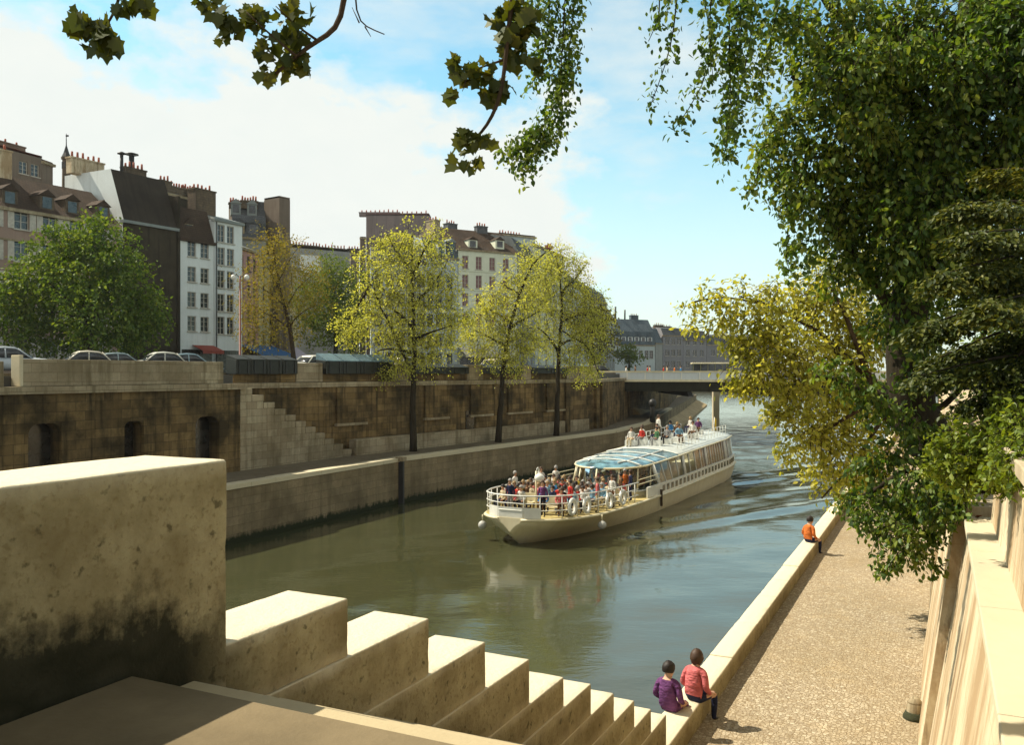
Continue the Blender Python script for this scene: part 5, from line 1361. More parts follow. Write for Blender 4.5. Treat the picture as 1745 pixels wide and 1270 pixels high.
# ------------------------------------------------------------ cars, bus, street lamp, people on the bridge
CARM = {}
def car_proto():
    o = thing('parked_car', 'proto', 'car', (0, 0, 0))
    def ring(x, hw, zb, zt, p=3.2, n=18):
        r = []
        for i in range(n):
            a = 2 * math.pi * i / n; c, s_ = math.cos(a), math.sin(a)
            r.append((x, hw * math.copysign(abs(c) ** (2 / p), c), (zb + zt) / 2 + (zt - zb) / 2 * math.copysign(abs(s_) ** (2 / p), s_)))
        return r
    mb = MB(); mb.loft([ring(*q) for q in ((-2.08, .45, .42, .58), (-2.0, .66, .32, .72), (-1.7, .76, .26, .86), (-1.0, .80, .24, .92), (.2, .80, .24, .93), (1.0, .79, .24, .92), (1.7, .72, .27, .84), (1.98, .6, .34, .72), (2.06, .42, .42, .6))])
    mb.build('body', M['white_paint'], o, off=(0, 0, 0))
    mb = MB(); mb.loft([ring(*q) for q in ((-1.45, .52, .8, .92), (-1.2, .64, .8, 1.12), (-.75, .66, .8, 1.36), (-.2, .67, .8, 1.40), (.3, .66, .8, 1.37), (.8, .64, .8, 1.12), (1.05, .55, .8, .93))])
    mb.build('glazing', M['pane'], o, off=(0, 0, 0))
    mb = MB(); mb.loft([ring(*q) for q in ((-1.05, .45, 1.20, 1.28), (-.8, .58, 1.26, 1.40), (-.2, .62, 1.30, 1.46), (.25, .58, 1.28, 1.42), (.45, .45, 1.24, 1.34))])
    for x0, x1 in ((-1.35, -.9), (-.18, -.2), (.95, .35)):
        for sg in (-1, 1): mb.tube([(x0, sg * .69, .86), (x1, sg * .60, 1.34)], .04, 5)
    mb.build('roof', M['white_paint'], o, off=(0, 0, 0))
    for x in (-1.3, 1.3):
        for sg in (-1, 1):
            mb = MB(); mb.torus((x, sg * .70, .30), (0, 1, 0), .21, .09, 16, 8); w_ = mb.build('wheel', M['iron'], o, off=(0, 0, 0))
            mb = MB(); mb.tube([(x, sg * .66, .30), (x, sg * .77, .30)], .16, 12); mb.build('hub', M['lid'], w_, off=(0, 0, 0))
    for sg in (-1, 1):
        mb = MB(); mb.ball((1.93, sg * .46, .62), (.08, .1, .1)); mb.build('headlight', M['pane'], o, off=(0, 0, 0))
    for x in (-2.1, 2.1):
        mb = MB(); mb.box((x, 0, .36), (.09, 1.4, .1)); mb.build('bumper', M['lid'], o, off=(0, 0, 0))
    return o
cars = [(14, 44, 'pale grey car cut by the left edge, behind the short parapet', (.42, .47, .5)), (142, 52, 'cream white car nearest the parapet, under the big green tree', (.66, .62, .5)),
        (203, 57, 'grey-blue car parked behind between the two white cars', (.26, .34, .36)), (271, 55, 'white car parked right of the grey-blue one', (.64, .64, .56)),
        (322, 59, 'light blue car half hidden at the right end of the car row', (.34, .48, .55)), (528, 66, 'white car behind the stone pier right of the dark book boxes', (.7, .7, .62)),
        (690, 72, 'white car glimpsed behind the nearest quay tree', (.7, .68, .6)), (838, 84, 'pale yellow car behind the middle quay tree', (.6, .55, .36)), (1023, 108, 'olive van-like car at the left end of the bridge', (.14, .14, .09))]
proto = None
for i, (x, d, lb, c) in enumerate(cars):
    if proto is None: proto = car_proto(); o = proto
    else: o = copy_tree(proto)
    p = gx(x, d, GB if i < 8 else 7.1); o.location = p; o.rotation_euler = (0, 0, math.atan2(.88, .47) + (-.45 if i < 5 else 0) + (math.pi if i % 2 else 0))
    if i == 8: o.rotation_euler = (0, 0, .1); o.scale = (1.1, 1.1, 1.25)
    tag(o, lb); o['group'] = 'cars on the far bank'
    m = simple('car_paint', c, .3, .5, var=.1)
    for ch in o.children:
        if ch.name.split('.')[0] in ('body', 'roof'): ch.material_slots[0].link = 'OBJECT'; ch.material_slots[0].material = m
bus = thing('bus', 'small olive bus with pale roof crossing the bridge at the right', 'bus', gx(1211, 112, 7.07))
c = gx(1211, 112, 7.07)
olive = simple('olive_paint', (.22, .21, .10), .4)
mb = MB(); mb.box((c.x, c.y, 7.45), (4.7, 1.9, .75), -.1); mb.build('body', olive, bus, .12)
mb = MB(); mb.box((c.x, c.y, 8.202), (4.55, 1.8, .85), -.1); mb.build('window_band', M['pane'], bus)
mb = MB(); mb.box((c.x, c.y, 9.054), (4.9, 2.0, .2), -.1); mb.build('roof', M['cream_paint'], bus, .1)
mb = MB()
for i in range(6):
    q = -2.25 + i * .9
    for sy in (-.92, .92): mb.box((c.x + q * math.cos(.1) + sy * math.sin(.1), c.y - q * math.sin(.1) + sy * math.cos(.1), 8.206), (.10, .06, .84), -.1)
mb.build('window_pillar', olive, bus)
for q in (-1.5, 1.5):
    for sy in (-.8, .8):
        mb = MB(); x_, y_ = c.x + q * math.cos(.1) + sy * math.sin(.1), c.y - q * math.sin(.1) + sy * math.cos(.1)
        mb.torus((x_, y_, 7.5), (math.sin(.1), math.cos(.1), 0), .3, .13, 16, 8); mb.tube([(x_ - .012, y_ - .11, 7.5), (x_ + .012, y_ + .11, 7.5)], .24, 12); mb.build('wheel', M['iron'], bus)
lp_ = gx(409, 68, GB)
lo = thing('street_lamp', 'tall rust-red street lamp with two white globes before the white houses', 'street lamp', lp_)
zt_ = zat(470, 68)
mb = MB(); mb.tube([(lp_.x, lp_.y, GB), (lp_.x, lp_.y, GB + .8), (lp_.x, lp_.y, GB + .82), (lp_.x, lp_.y, zt_)], [.16, .14, .09, .06], 8); mb.build('post', simple('rust_red_paint', (.19, .055, .04), .6), lo)
mb = MB()
for sg in (-1, 1): mb.tube([(lp_.x, lp_.y, zt_ - .15), (lp_.x + sg * .3, lp_.y, zt_ + .1), (lp_.x + sg * .5, lp_.y, zt_)], .03, 6)
mb.build('arm', M['iron'], lo)
for sg in (-1, 1):
    mb = MB(); mb.ball((lp_.x + sg * .52, lp_.y, zt_ - .12), (.2, .2, .22), 10, 7); mb.build('globe', M['white_paint'], lo)
for i, (x, tp, lb) in enumerate(((1071, 'white', 'pedestrian in white crossing the bridge, leftmost of the row'), (1087, 'brown', 'pedestrian in brown on the bridge, second from the left'), (1108, 'red', 'pedestrian in red on the bridge, first of a pair'), (1112, 'cream', 'pedestrian in cream on the bridge, second of a pair'),
                                (1136, 'red', 'pedestrian in red near the middle of the bridge'), (1142, 'cream', 'pedestrian in cream near the middle of the bridge'), (1155, 'orange', 'pedestrian in orange on the bridge, left of the bus'), (1166, 'blue', 'pedestrian in blue on the bridge, nearest the bus'))):
    person('stand', lb, gx(x, 99.6 + .35 * i % 1.1 - (x - 1030) / 93., 7.06) + Vector((0, 2.0, 0)), R(90 if i % 2 else -90), tp, 'navy' if i % 3 else 'brown', 'dark', group='pedestrians on the bridge', scale=.98)
mp = gx(1112, 93.3, ZQ)
mo_ = thing('mooring_post', 'dark thick post with a rounded top on the quay edge before the bridge', 'post', mp)
mb = MB(); mb.tube([(mp.x, mp.y, ZQ), (mp.x, mp.y, ZQ + 1.6), (mp.x, mp.y, ZQ + 1.7)], [.32, .24, .22], 10); mb.build('post', M['iron'], mo_)
mb = MB(); mb.ball((mp.x, mp.y, ZQ + 2.05), (.42, .42, .45), 12, 8); mb.build('cap', M['iron'], mo_)
# ------------------------------------------------------------ leaves and trees
def unit(a): return a / np.maximum(np.linalg.norm(a, axis=-1, keepdims=True), 1e-9)
OVAL = np.array([(0, 0), (.32, .28), (.62, .27), (1, 0), (.62, -.27), (.32, -.28)])
PALM = np.array([(0, 0), (-.08, .22), (.12, .30), (.16, .55), (.38, .40), (.58, .52), (.68, .26), (.98, 0), (.68, -.26), (.58, -.52), (.38, -.40), (.16, -.55), (.12, -.30), (-.08, -.22)])
def leaf_mesh(name, pos, dirs, nrm, size, shape=OVAL, fold=.12, mat=None, parent=None, off=None):
    n = len(pos); d = unit(dirs); s_ = unit(np.cross(d, nrm)); nn = np.cross(s_, d)
    k_ = len(shape)
    L = size[:, None, None]
    v = pos[:, None, :] + L * (shape[None, :, 0:1] * d[:, None, :] + shape[None, :, 1:2] * s_[:, None, :] + (np.abs(shape[None, :, 1:2]) * fold * 2 - shape[None, :, 0:1] ** 2 * .12) * nn[:, None, :])
    me = bpy.data.meshes.new(name)
    o_ = np.array(off if off is not None else (0, 0, 0))
    vv = (v.reshape(-1, 3) - o_).astype(np.float32)
    if shape is OVAL: tris = [(0, 3, 2, 1), (0, 5, 4, 3)]
    else: tris = [tuple(range(k_))]
    me.vertices.add(len(vv)); me.vertices.foreach_set('co', vv.ravel())
    base = np.arange(n)[:, None] * k_
    loops = np.concatenate([(base + np.array([list(t) for t in tris]).reshape(1, -1))], 1).ravel()
    lt = np.tile([len(t) for t in tris], n)
    me.loops.add(len(loops)); me.loops.foreach_set('vertex_index', loops.astype(np.int32))
    me.polygons.add(len(lt)); ls = np.concatenate([[0], np.cumsum(lt)[:-1]])
    me.polygons.foreach_set('loop_start', ls.astype(np.int32)); me.polygons.foreach_set('loop_total', lt.astype(np.int32))
    me.update(calc_edges=True); me.validate()
    me.materials.append(mat)
    ob = bpy.data.objects.new(name, me); COL.objects.link(ob)
    if parent is not None: ob.parent = parent
    return ob

class Tree:
    """a trunk with limbs; leaves gathered on many short twigs inside an uneven crown"""
    def __init__(s, name, label, base, group=None, bark=None, cat='tree'):
        s.o = thing(name, label, cat, base, group); s.base = Vector(base)
        s.tr = MB(); s.pos, s.dir, s.nrm, s.siz = [], [], [], []
        s.bark = bark or M['bark']
    def limb(s, pts, r0, r1, n=7, wob=.0):
        pts = [Vector(p) for p in pts]; path = []
        for i in range(len(pts) - 1):
            a, b = pts[i], pts[i + 1]; k_ = max(2, int((b - a).length / .7))
            k_ = min(k_, 8)
            for j in range(k_): path.append(a.lerp(b, j / k_))
        path.append(pts[-1])
        if len(path) > 4:      # round the corners
            for _ in range(2):
                path = [path[0]] + [(path[i - 1] + path[i] * 2 + path[i + 1]) / 4 for i in range(1, len(path) - 1)] + [path[-1]]
        m = len(path) - 1
        for i in range(1, m): path[i] = path[i] + Vector(rng.normal(0, wob, 3))
        s.tr.tube(path, [r0 + (r1 - r0) * (i / m) ** .8 for i in range(m + 1)], n)
        return path
    def twigs(s, c, r, n_tw, n_lf, L, tl=.8, droop=.3, spread=.35, shell=.5, twig_r=.0, up=.3, jit=.0, outw=None):
        """n_tw twigs in the ellipsoid c, r; n_lf leaves each"""
        c = np.array(c, float); r = np.array(r if hasattr(r, '__len__') else (r, r, r), float)
        q = unit(rng.normal(size=(n_tw, 3))) * (rng.random((n_tw, 1)) ** shell)
        p0 = c + q * r
        out = unit(q * 1.0 + rng.normal(0, .55, (n_tw, 3)) + np.array([0, 0, -droop])) if outw is None else unit(np.array(outw) + rng.normal(0, .35, (n_tw, 3)))
        ln = tl * (.5 + rng.random((n_tw, 1)))
        for i in range(n_tw):
            m = max(2, int(n_lf * (.5 + rng.random())))
            f = np.linspace(.0, 1, m)[:, None]
            pp = p0[i] + out[i] * ln[i] * f + np.array([0, 0, -1]) * droop * ln[i] * f ** 2 * .6 + rng.normal(0, spread * L * 1.6, (m, 3))
            dd = out[i] * .6 + rng.normal(0, .7, (m, 3)) + np.array([0, 0, -droop])
            nn = rng.normal(0, .5, (m, 3)) + np.array([0, 0, up * .4]) + np.array(SUN) * .85
            s.pos.append(pp); s.dir.append(dd); s.nrm.append(nn); s.siz.append(L * (.6 + .7 * rng.random(m)))
            if twig_r > 0:
                e = p0[i] + out[i] * ln[i] + np.array([0, 0, -1]) * droop * ln[i] * .6
                s.tr.tube([Vector(p0[i] - out[i] * ln[i] * .3), Vector((p0[i] + e) / 2) + Vector((0, 0, .03)), Vector(e)], [twig_r, twig_r * .8, twig_r * .4], 3, caps=False)
    def strand(s, pts, L, n, r=.012, spread=1.0, start=.0, droop=.7, clump=3):
        path = s.limb(pts, r, r * .4, 4)
        P_ = np.array([tuple(p) for p in path])
        m = int(n)
        f = start + (1 - start) * rng.random(m // clump + 1)
        f = np.repeat(f, clump)[:m]
        x = f * (len(P_) - 1); i0 = np.minimum(x.astype(int), len(P_) - 2); fr = (x - i0)[:, None]
        pp = P_[i0] * (1 - fr) + P_[i0 + 1] * fr + rng.normal(0, spread * L * .55, (m, 3))
        dd = rng.normal(0, .6, (m, 3)) + np.array([0, 0, -droop]); nn = rng.normal(0, .6, (m, 3)) + np.array(SUN) * .7
        s.pos.append(pp); s.dir.append(dd); s.nrm.append(nn); s.siz.append(L * (.6 + .7 * rng.random(m)))
    def done(s, mat, shape=OVAL):
        s.tr.build('trunk', s.bark, s.o)
        leaf_mesh('crown', np.concatenate(s.pos), np.concatenate(s.dir), np.concatenate(s.nrm), np.concatenate(s.siz), shape, .12, mat, s.o, s.base)
        return s.o

LEAF = {
 'dark': leafmat('dark_leaf', [(.025, .055, .011), (.055, .11, .017), (.11, .175, .026), (.20, .25, .036), (.32, .33, .055)], .48, (1.08, 1.12, .4)),
 'yellow': leafmat('yellow_green_leaf', [(.25, .28, .03), (.38, .39, .05), (.50, .48, .08), (.64, .60, .16)], .58, (1.2, 1.12, .42)),
 'spring': leafmat('spring_leaf', [(.40, .42, .06), (.50, .51, .09), (.58, .58, .13), (.66, .65, .20)], .58, (1.15, 1.1, .45)),
 'gold': leafmat('golden_leaf', [(.10, .11, .018), (.20, .18, .025), (.29, .23, .03), (.24, .27, .05)], .5, (1.2, 1.05, .35)),
 'green': leafmat('fresh_green_leaf', [(.06, .11, .014), (.10, .165, .022), (.15, .21, .03), (.21, .25, .045)], .5),
 'chestnut': leafmat('chestnut_leaf', [(.035, .08, .01), (.075, .14, .016), (.13, .20, .024), (.22, .27, .04)], .45),
 'bright': leafmat('bright_green_leaf', [(.07, .12, .012), (.13, .19, .016), (.20, .26, .022), (.28, .32, .04)], .5),
 'fir': leafmat('fir_spray', [(.016, .028, .007), (.038, .056, .01), (.085, .10, .015), (.21, .20, .025)], .32),
 'plane': leafmat('plane_leaf', [(.03, .045, .008), (.055, .07, .009), (.09, .10, .013), (.15, .14, .016)], .45, (1.2, 1.1, .35)),
 'olive': leafmat('olive_leaf', [(.08, .08, .018), (.13, .125, .025), (.18, .17, .035)], .45),
}
DM = 3.0
def bl(t, lst, d, L, dens=1.0, tl=.8, droop=.3, n_lf=9, twig_r=0, jd=.35, zr=None, **kw):
    """blobs given as photo position, radius and distance"""
    for q in lst:
        x, y, r = q[:3]; dd = (q[3] if len(q) > 3 else d) + 0
        rw = r / F * dd
        n = int(DM * dens * (q[4] if len(q) > 4 else 1.0) * (26 if n_lf < 12 else 15) * (rw / L / 6) ** 2)
        dep = rw * (zr or 1.0)
        c = px(x, y, dd + rng.normal(0, jd) * rw)
        t.twigs(c, (rw, dep, rw * .9), max(4, n), n_lf, L, tl * min(rw, 1.5), droop, twig_r=twig_r, **kw)

# --- far bank
b = gx(150, 62, GB)
t = Tree('chestnut_tree', 'large round dark green tree at the left, above the parked cars', b)
t.limb([b, px(150, 560, 62), px(152, 500, 62)], .42, .25, 9)
for x, y in ((80, 480), (110, 430), (160, 400), (200, 440), (240, 510), (60, 530)): t.limb([px(150, 545, 62), px((150 + x) / 2, (y + 545) / 2 - 5, 62.5), px(x, y, 62 + rng.normal(0, 1.5))], .16, .03, 5, .06)
bl(t, [(145, 405, 42), (105, 430, 48), (185, 430, 50), (70, 470, 52), (140, 470, 66), (205, 480, 52), (235, 520, 42), (40, 505, 46), (100, 525, 62), (180, 535, 66), (240, 555, 38), (20, 540, 40), (60, 565, 40), (140, 575, 40), (215, 575, 34), (90, 400, 20), (262, 540, 22), (170, 380, 18), (0, 500, 30)], 62, .25, 1.5, .5, .35, 9, shell=.35, up=.6)
t.done(LEAF['chestnut'])
b = gx(503, 76, GB)
t = Tree('golden_tree', 'thin golden orange tree with dark leaning trunk behind the dark book boxes', b, bark=M['bark2'])
tk = t.limb([b, px(495, 560, 76), px(478, 500, 76), px(468, 440, 76), px(462, 400, 76)], .26, .05, 8)
for x, y, sy in ((430, 520, 560), (530, 470, 530), (445, 440, 500), (510, 420, 480), (425, 480, 520), (540, 520, 560)): t.limb([px(478 + (sy - 500) * .25, sy, 76), px((x + 478) / 2, (y + sy) / 2 - 8, 76), px(x, y, 76)], .08, .02, 5, .05)
bl(t, [(462, 420, 32), (440, 460, 34), (500, 450, 40), (530, 470, 30), (460, 500, 42), (430, 530, 36), (510, 510, 40), (540, 515, 24), (455, 560, 34), (500, 560, 24), (425, 570, 20), (480, 415, 24)], 76, .165, .66, .8, .3, 7)
t.done(LEAF['gold'])
b = gx(572, 92, GB)
t = Tree('green_street_tree', 'bushy mid-green tree between the golden tree and the yellow-green trees', b)
t.limb([b, px(572, 540, 92), px(570, 480, 92)], .3, .1, 7)
bl(t, [(570, 455, 26), (548, 480, 34), (592, 485, 34), (535, 520, 34), (570, 525, 44), (600, 540, 34), (545, 560, 32), (590, 575, 30), (520, 540, 18)], 92, .24, 1.2, .6, .3, 8, shell=.4)
t.done(LEAF['green'])
def quaytree(name, label, xb, d, trunk, limbs, blobs, mat, dens, L=.15, r=.27, **kw):
    b = gx(xb, d, ZQ)
    t = Tree(name, label, b)
    t.limb([b] + [px(x, y, d) for x, y in trunk], r, .05, 9, .015)
    for l_ in limbs: t.limb([px(x, y, d + rng.normal(0, .4)) for x, y in l_], .14 if len(l_) > 2 else .08, .025, 5, .03)
    bl(t, blobs, d, L, dens, .7, .45, 13, twig_r=.012, spread=.55, **kw)
    return t.done(mat)
quaytree('quay_tree', 'nearest tall yellow-green quay tree with a forked dark trunk', 704, 59, [(703, 700), (706, 600), (705, 520), (700, 450), (702, 400)],
         [[(700, 632), (668, 560), (645, 520), (630, 482), (640, 462)], [(705, 560), (670, 522), (640, 515)], [(705, 520), (745, 480), (765, 440)], [(704, 580), (745, 560), (775, 555)], [(703, 470), (670, 420), (660, 400)], [(703, 470), (730, 410), (740, 395)], [(632, 484), (610, 520), (595, 560)], [(700, 600), (660, 590), (640, 600)]],
         [(695, 410, 34), (655, 410, 26), (735, 405, 22), (640, 450, 34), (690, 455, 44), (740, 450, 38), (760, 490, 30), (635, 500, 36), (680, 510, 44), (730, 520, 42), (770, 545, 28), (610, 545, 32), (590, 570, 20), (650, 560, 38), (700, 570, 40), (745, 580, 36), (680, 610, 34), (660, 640, 18), (720, 610, 24), (800, 540, 14), (575, 545, 14)], LEAF['spring'], .8)
quaytree('quay_tree', 'middle yellow-green quay tree, slimmer, leaning right above the pier', 849, 66.8, [(853, 690), (858, 620), (868, 560), (885, 500), (905, 450), (930, 430)],
         [[(862, 590), (830, 570), (800, 560)], [(870, 550), (840, 530), (815, 520)], [(885, 500), (850, 480)], [(868, 560), (900, 540), (920, 530)]],
         [(905, 440, 26), (880, 475, 32), (920, 470, 26), (850, 510, 34), (895, 520, 34), (830, 550, 34), (870, 565, 34), (905, 570, 28), (810, 580, 28), (850, 600, 34), (885, 605, 28), (795, 545, 20), (830, 520, 20)], LEAF['spring'], .8)
quaytree('quay_tree', 'farthest yellow-green quay tree with an upright dark trunk near the bridge', 948, 73.6, [(950, 680), (952, 600), (958, 530), (955, 470), (945, 430)],
         [[(952, 590), (985, 570), (1010, 600), (1020, 640)], [(955, 548), (1000, 530), (1030, 545)], [(952, 600), (920, 555), (895, 560)], [(957, 500), (985, 470), (1000, 450)], [(952, 560), (1000, 590)]],
         [(935, 435, 30), (965, 450, 32), (990, 455, 14), (930, 480, 34), (975, 490, 36), (1005, 520, 30), (940, 530, 34), (980, 545, 38), (1020, 555, 28), (935, 580, 28), (985, 595, 30), (1000, 635, 22), (915, 510, 26), (1010, 600, 20), (970, 620, 16)], LEAF['spring'], .8)
b = gx(1010, 120, GB - .5)
t = Tree('olive_tree', 'dull olive tree behind the farthest quay tree, in front of the receding row', b)
t.limb([b, px(1010, 560, 120), px(1012, 520, 120)], .35, .08, 7)
bl(t, [(1000, 520, 24), (1025, 545, 26), (1000, 570, 28), (1030, 580, 22), (980, 545, 24), (1015, 605, 20)], 120, .4, 1.2, .6, .3, 8, shell=.4)
t.done(LEAF['olive'])
b = gx(1072, 205, 7.2)
t = Tree('round_street_tree', 'small round pale green tree beyond the bridge before the blue mansard roof', b)
t.limb([b, px(1072, 620, 205), px(1072, 605, 205)], .4, .15, 7)
bl(t, [(1070, 600, 15), (1060, 606, 12), (1084, 606, 11), (1072, 612, 14)], 205, .55, 1.5, .5, .2, 8, shell=.4)
t.done(LEAF['green'])

# --- right bank
b = uv(16.2, -1.0, 6.05)
t = Tree('leaning_tree', 'wide dark tree with a thick black trunk overhanging the cobbled quay at the right', b)
D2 = 13.6
main = t.limb([b, px(1560, 760, D2), px(1542, 640, D2), px(1545, 540, D2), px(1570, 420, D2), px(1600, 300, D2), px(1640, 140, D2), px(1660, -60, D2)], .42, .16, 12, .01)
for pts, r0 in (([(1550, 560), (1480, 470), (1420, 380), (1360, 290)], .14), ([(1580, 400), (1500, 300), (1430, 200), (1350, 130)], .15), ([(1610, 270), (1540, 150), (1450, 60), (1380, -40)], .14), ([(1575, 420), (1650, 340), (1720, 280)], .12),
                ([(1630, 170), (1700, 120), (1760, 80)], .1), ([(1560, 500), (1640, 450), (1720, 430)], .1), ([(1540, 690), (1450, 660), (1390, 640)], .09), ([(1545, 720), (1620, 690), (1650, 640)], .08),
                ([(1650, -20), (1450, -150), (1250, -220), (1120, -200), (960, -170)], .14), ([(1545, 800), (1500, 830), (1460, 850)], .06), ([(1560, 850), (1540, 900), (1520, 940)], .05), ([(1540, 620), (1580, 760), (1590, 850)], .2)):
    t.limb([px(x, y, D2 + rng.normal(0, .3)) for x, y in pts], r0, .03, 6, .02)
bl(t, [(1430, 40, 70, 12.6), (1530, 40, 85, 13.4), (1640, 50, 95, 12.8), (1730, 90, 85, 12), (1375, 90, 55, 13.4, .8), (1440, 150, 75, 12.8), (1530, 160, 85, 13.8), (1640, 180, 95, 13), (1725, 220, 75, 12.2), (1340, 200, 50, 13, .8), (1310, 270, 38, 13, .8), (1400, 260, 75, 13.2), (1490, 290, 80, 13.4),
        (1590, 290, 85, 14), (1690, 320, 90, 13), (1350, 330, 45, 12.8, .8), (1430, 360, 70, 13), (1520, 390, 80, 13.8), (1630, 400, 85, 13.6), (1720, 420, 70, 12.6), (1370, 420, 30, 13, .7), (1440, 450, 50, 13.2, .8), (1580, 480, 70, 14.6), (1330, 40, 40, 12.6, .7), (1745, 160, 60, 12), (1740, 300, 60, 12.4), (1700, 20, 60, 12.2), (1745, 40, 60, 11.8), (1560, 560, 40, 14.6), (1690, 500, 60, 14.5)], 13, .105, 1.9, .42, .55, 10, twig_r=.006)
bl(t, [(1545, 470, 55, 12.6), (1570, 400, 55, 12.4), (1530, 350, 55, 12.4), (1600, 330, 55, 12.3), (1520, 260, 50, 12.4), (1600, 240, 60, 12.3), (1640, 120, 60, 12.0), (1540, 80, 55, 12.2), (1480, 200, 50, 12.2), (1450, 110, 50, 12.0), (1510, 560, 34, 12.7, .8), (1570, 560, 40, 12.6), (1610, 620, 40, 12.8), (1560, 640, 30, 12.8, .7), (1430, 640, 26, 13.0, .8), (1470, 655, 30, 13, .9), (1400, 630, 16, 13, .8), (1500, 690, 34, 12.9, .8), (1560, 720, 36, 12.8, .7), (1590, 780, 34, 12.8), (1520, 780, 36, 12.8, .8), (1480, 790, 30, 13, .8)], 12.6, .10, 1.7, .45, .7, 10, twig_r=.006)
bl(t, [(1480, 880, 26, 12.6), (1520, 910, 34, 12.4), (1560, 880, 36, 12.8), (1545, 940, 30, 12.4), (1510, 960, 20, 12.3), (1590, 900, 24, 12.9), (1500, 860, 30, 13), (1540, 840, 40, 13.4), (1460, 850, 30, 13.4), (1590, 850, 30, 13.4), (1580, 950, 20, 12.6), (1610, 850, 32, 12.2), (1632, 845, 26, 11.9), (1605, 885, 24, 12.1), (1640, 870, 14, 11.8), (1575, 830, 36, 12.4), (1620, 815, 34, 12.0)], 12.6, .085, 1.6, .5, .75, 10, twig_r=.006)
for p_, d_, n_ in (([(1155, -30), (1150, 50), (1135, 110), (1108, 180)], 11.5, 60), ([(1190, -30), (1222, 70), (1200, 150), (1148, 222)], 11.7, 110), ([(1245, -30), (1240, 90), (1250, 180), (1232, 275)], 11.9, 230), ([(1290, -30), (1282, 60), (1262, 150), (1240, 240)], 12.2, 260), ([(1215, -30), (1205, 60), (1215, 130)], 11.6, 90),
                   ([(1335, -30), (1310, 80), (1290, 160)], 12.4, 200), ([(1270, -30), (1260, 60), (1245, 120)], 11.8, 170), ([(1120, -30), (1130, 20), (1105, 70)], 11.5, 40), ([(1300, 250), (1290, 310), (1275, 335)], 12.8, 70), ([(1345, 400), (1335, 440), (1350, 470)], 12.8, 70)):
    t.strand([px(x, y, d_ + rng.normal(0, .12)) for x, y in p_], .088, int(n_ * 2.2), .012, 1.8)
for p_, d_, n_ in (([(985, -60), (975, 40), (968, 110), (955, 150)], 12, 260), ([(940, -60), (935, 40), (925, 100)], 12.2, 220), ([(965, -40), (958, 80), (955, 135), (962, 190), (945, 240), (915, 255)], 12, 210), ([(958, 140), (940, 200), (915, 225), (880, 255), (862, 262)], 12, 230), ([(925, 225), (905, 265), (890, 300)], 12, 120), ([(905, -60), (900, 20), (890, 60)], 12.3, 150), ([(930, 100), (915, 130), (900, 150)], 12.1, 60)):
    t.strand([px(x, y, d_ + rng.normal(0, .1)) for x, y in p_], .08, int(n_ * 2.3), .010, 2.0)
t.done(LEAF['dark'])

b = uv(24.5, -.9, 6.05)
D3 = 21.5
t = Tree('yellow_tree', 'sunlit yellow-green tree reaching over the river in front of the bridge end', b, bark=M['bark2'])
t.limb([b, px(1500, 720, D3), px(1480, 640, D3)], .3, .16, 8)
for pts, r0 in (([(1490, 660), (1400, 560), (1310, 520), (1260, 505)], .09), ([(1480, 640), (1440, 520), (1400, 470)], .09), ([(1490, 670), (1400, 640), (1300, 640)], .07), ([(1490, 680), (1420, 730), (1360, 760)], .06), ([(1310, 520), (1230, 500), (1180, 515)], .03), ([(1500, 720), (1450, 800), (1400, 850)], .05)):
    t.limb([px(x, y, D3 + rng.normal(0, .4)) for x, y in pts], r0, .02, 6, .02)
bl(t, [(1215, 500, 28, 21, .6), (1180, 525, 22, 21, .7), (1175, 555, 16, 21, .6), (1265, 510, 34, 21, .6), (1230, 545, 34, 21, .8), (1320, 500, 34, 21, .6), (1295, 560, 45, 21), (1360, 520, 50, 22), (1420, 500, 55, 22), (1470, 560, 60, 22), (1530, 520, 50, 23), (1350, 590, 55, 21), (1420, 600, 60, 21.5), (1290, 620, 48, 20.5), (1345, 660, 52, 21),
        (1420, 680, 55, 21.5), (1270, 580, 30, 21), (1265, 655, 28, 20.6, .8), (1380, 730, 45, 21), (1345, 765, 26, 20.8, .7), (1430, 760, 50, 21.5), (1400, 810, 26, 21.5, .8), (1450, 825, 30, 22, .8), (1490, 790, 50, 22), (1480, 700, 50, 22.5), (1425, 850, 18, 21.5, .7), (1340, 700, 30, 21, .8), (1475, 450, 40, 22, .8), (1410, 440, 26, 22, .6)], 21, .125, 1.7, .5, .5, 8, twig_r=.008)
t.done(LEAF['yellow'])

def fir(label, b, d, tiers, mat, L=.11):
    t = Tree('fir_tree', label, b)
    top = px(1745, 360, d); t.limb([b, Vector((b.x, b.y, b.z + 3)), Vector((b.x - .05, b.y, top.z + 1.5))], .22, .05, 8)
    for (x0, y0), (x1, y1), wd in tiers:
        a, e = px(x0, y0, d + rng.normal(0, .2)), px(x1, y1, d - .6 + rng.normal(0, .6)); t.limb([a, (a + e) / 2 + Vector((0, 0, .08)), e], .03, .006, 5)
        m = int(150 * (e - a).length)
        for i in range(m):       # flat fans of sprays hanging along each bough
            f = rng.random() ** .7; p = a.lerp(e, f); sp_ = (1.15 - f) * wd
            side = Vector((e - a)).normalized(); side = Vector((-side.y, side.x, 0)) if abs(side.y) + abs(side.x) > .01 else Vector((0, 1, 0))
            q = p + side * rng.normal(0, .55) * sp_ + Vector((0, 0, rng.normal(0, .03) - .06 * rng.random()))
            mm = 9
            dd = (e - a).normalized() * .8 + side * rng.normal(0, .7) + Vector((0, 0, -.45))
            g = np.linspace(0, 1, mm)[:, None]
            t.pos.append(np.array(q) + np.array(dd.normalized()) * g * .24 + rng.normal(0, .022, (mm, 3))); t.dir.append(np.array(dd) + rng.normal(0, .45, (mm, 3))); t.nrm.append(np.array([0, 0, 1]) + rng.normal(0, .35, (mm, 3))); t.siz.append(L * (.6 + .6 * rng.random(mm)))
    return t.done(mat)
b = uv(10.6, -2.6, 6.05)
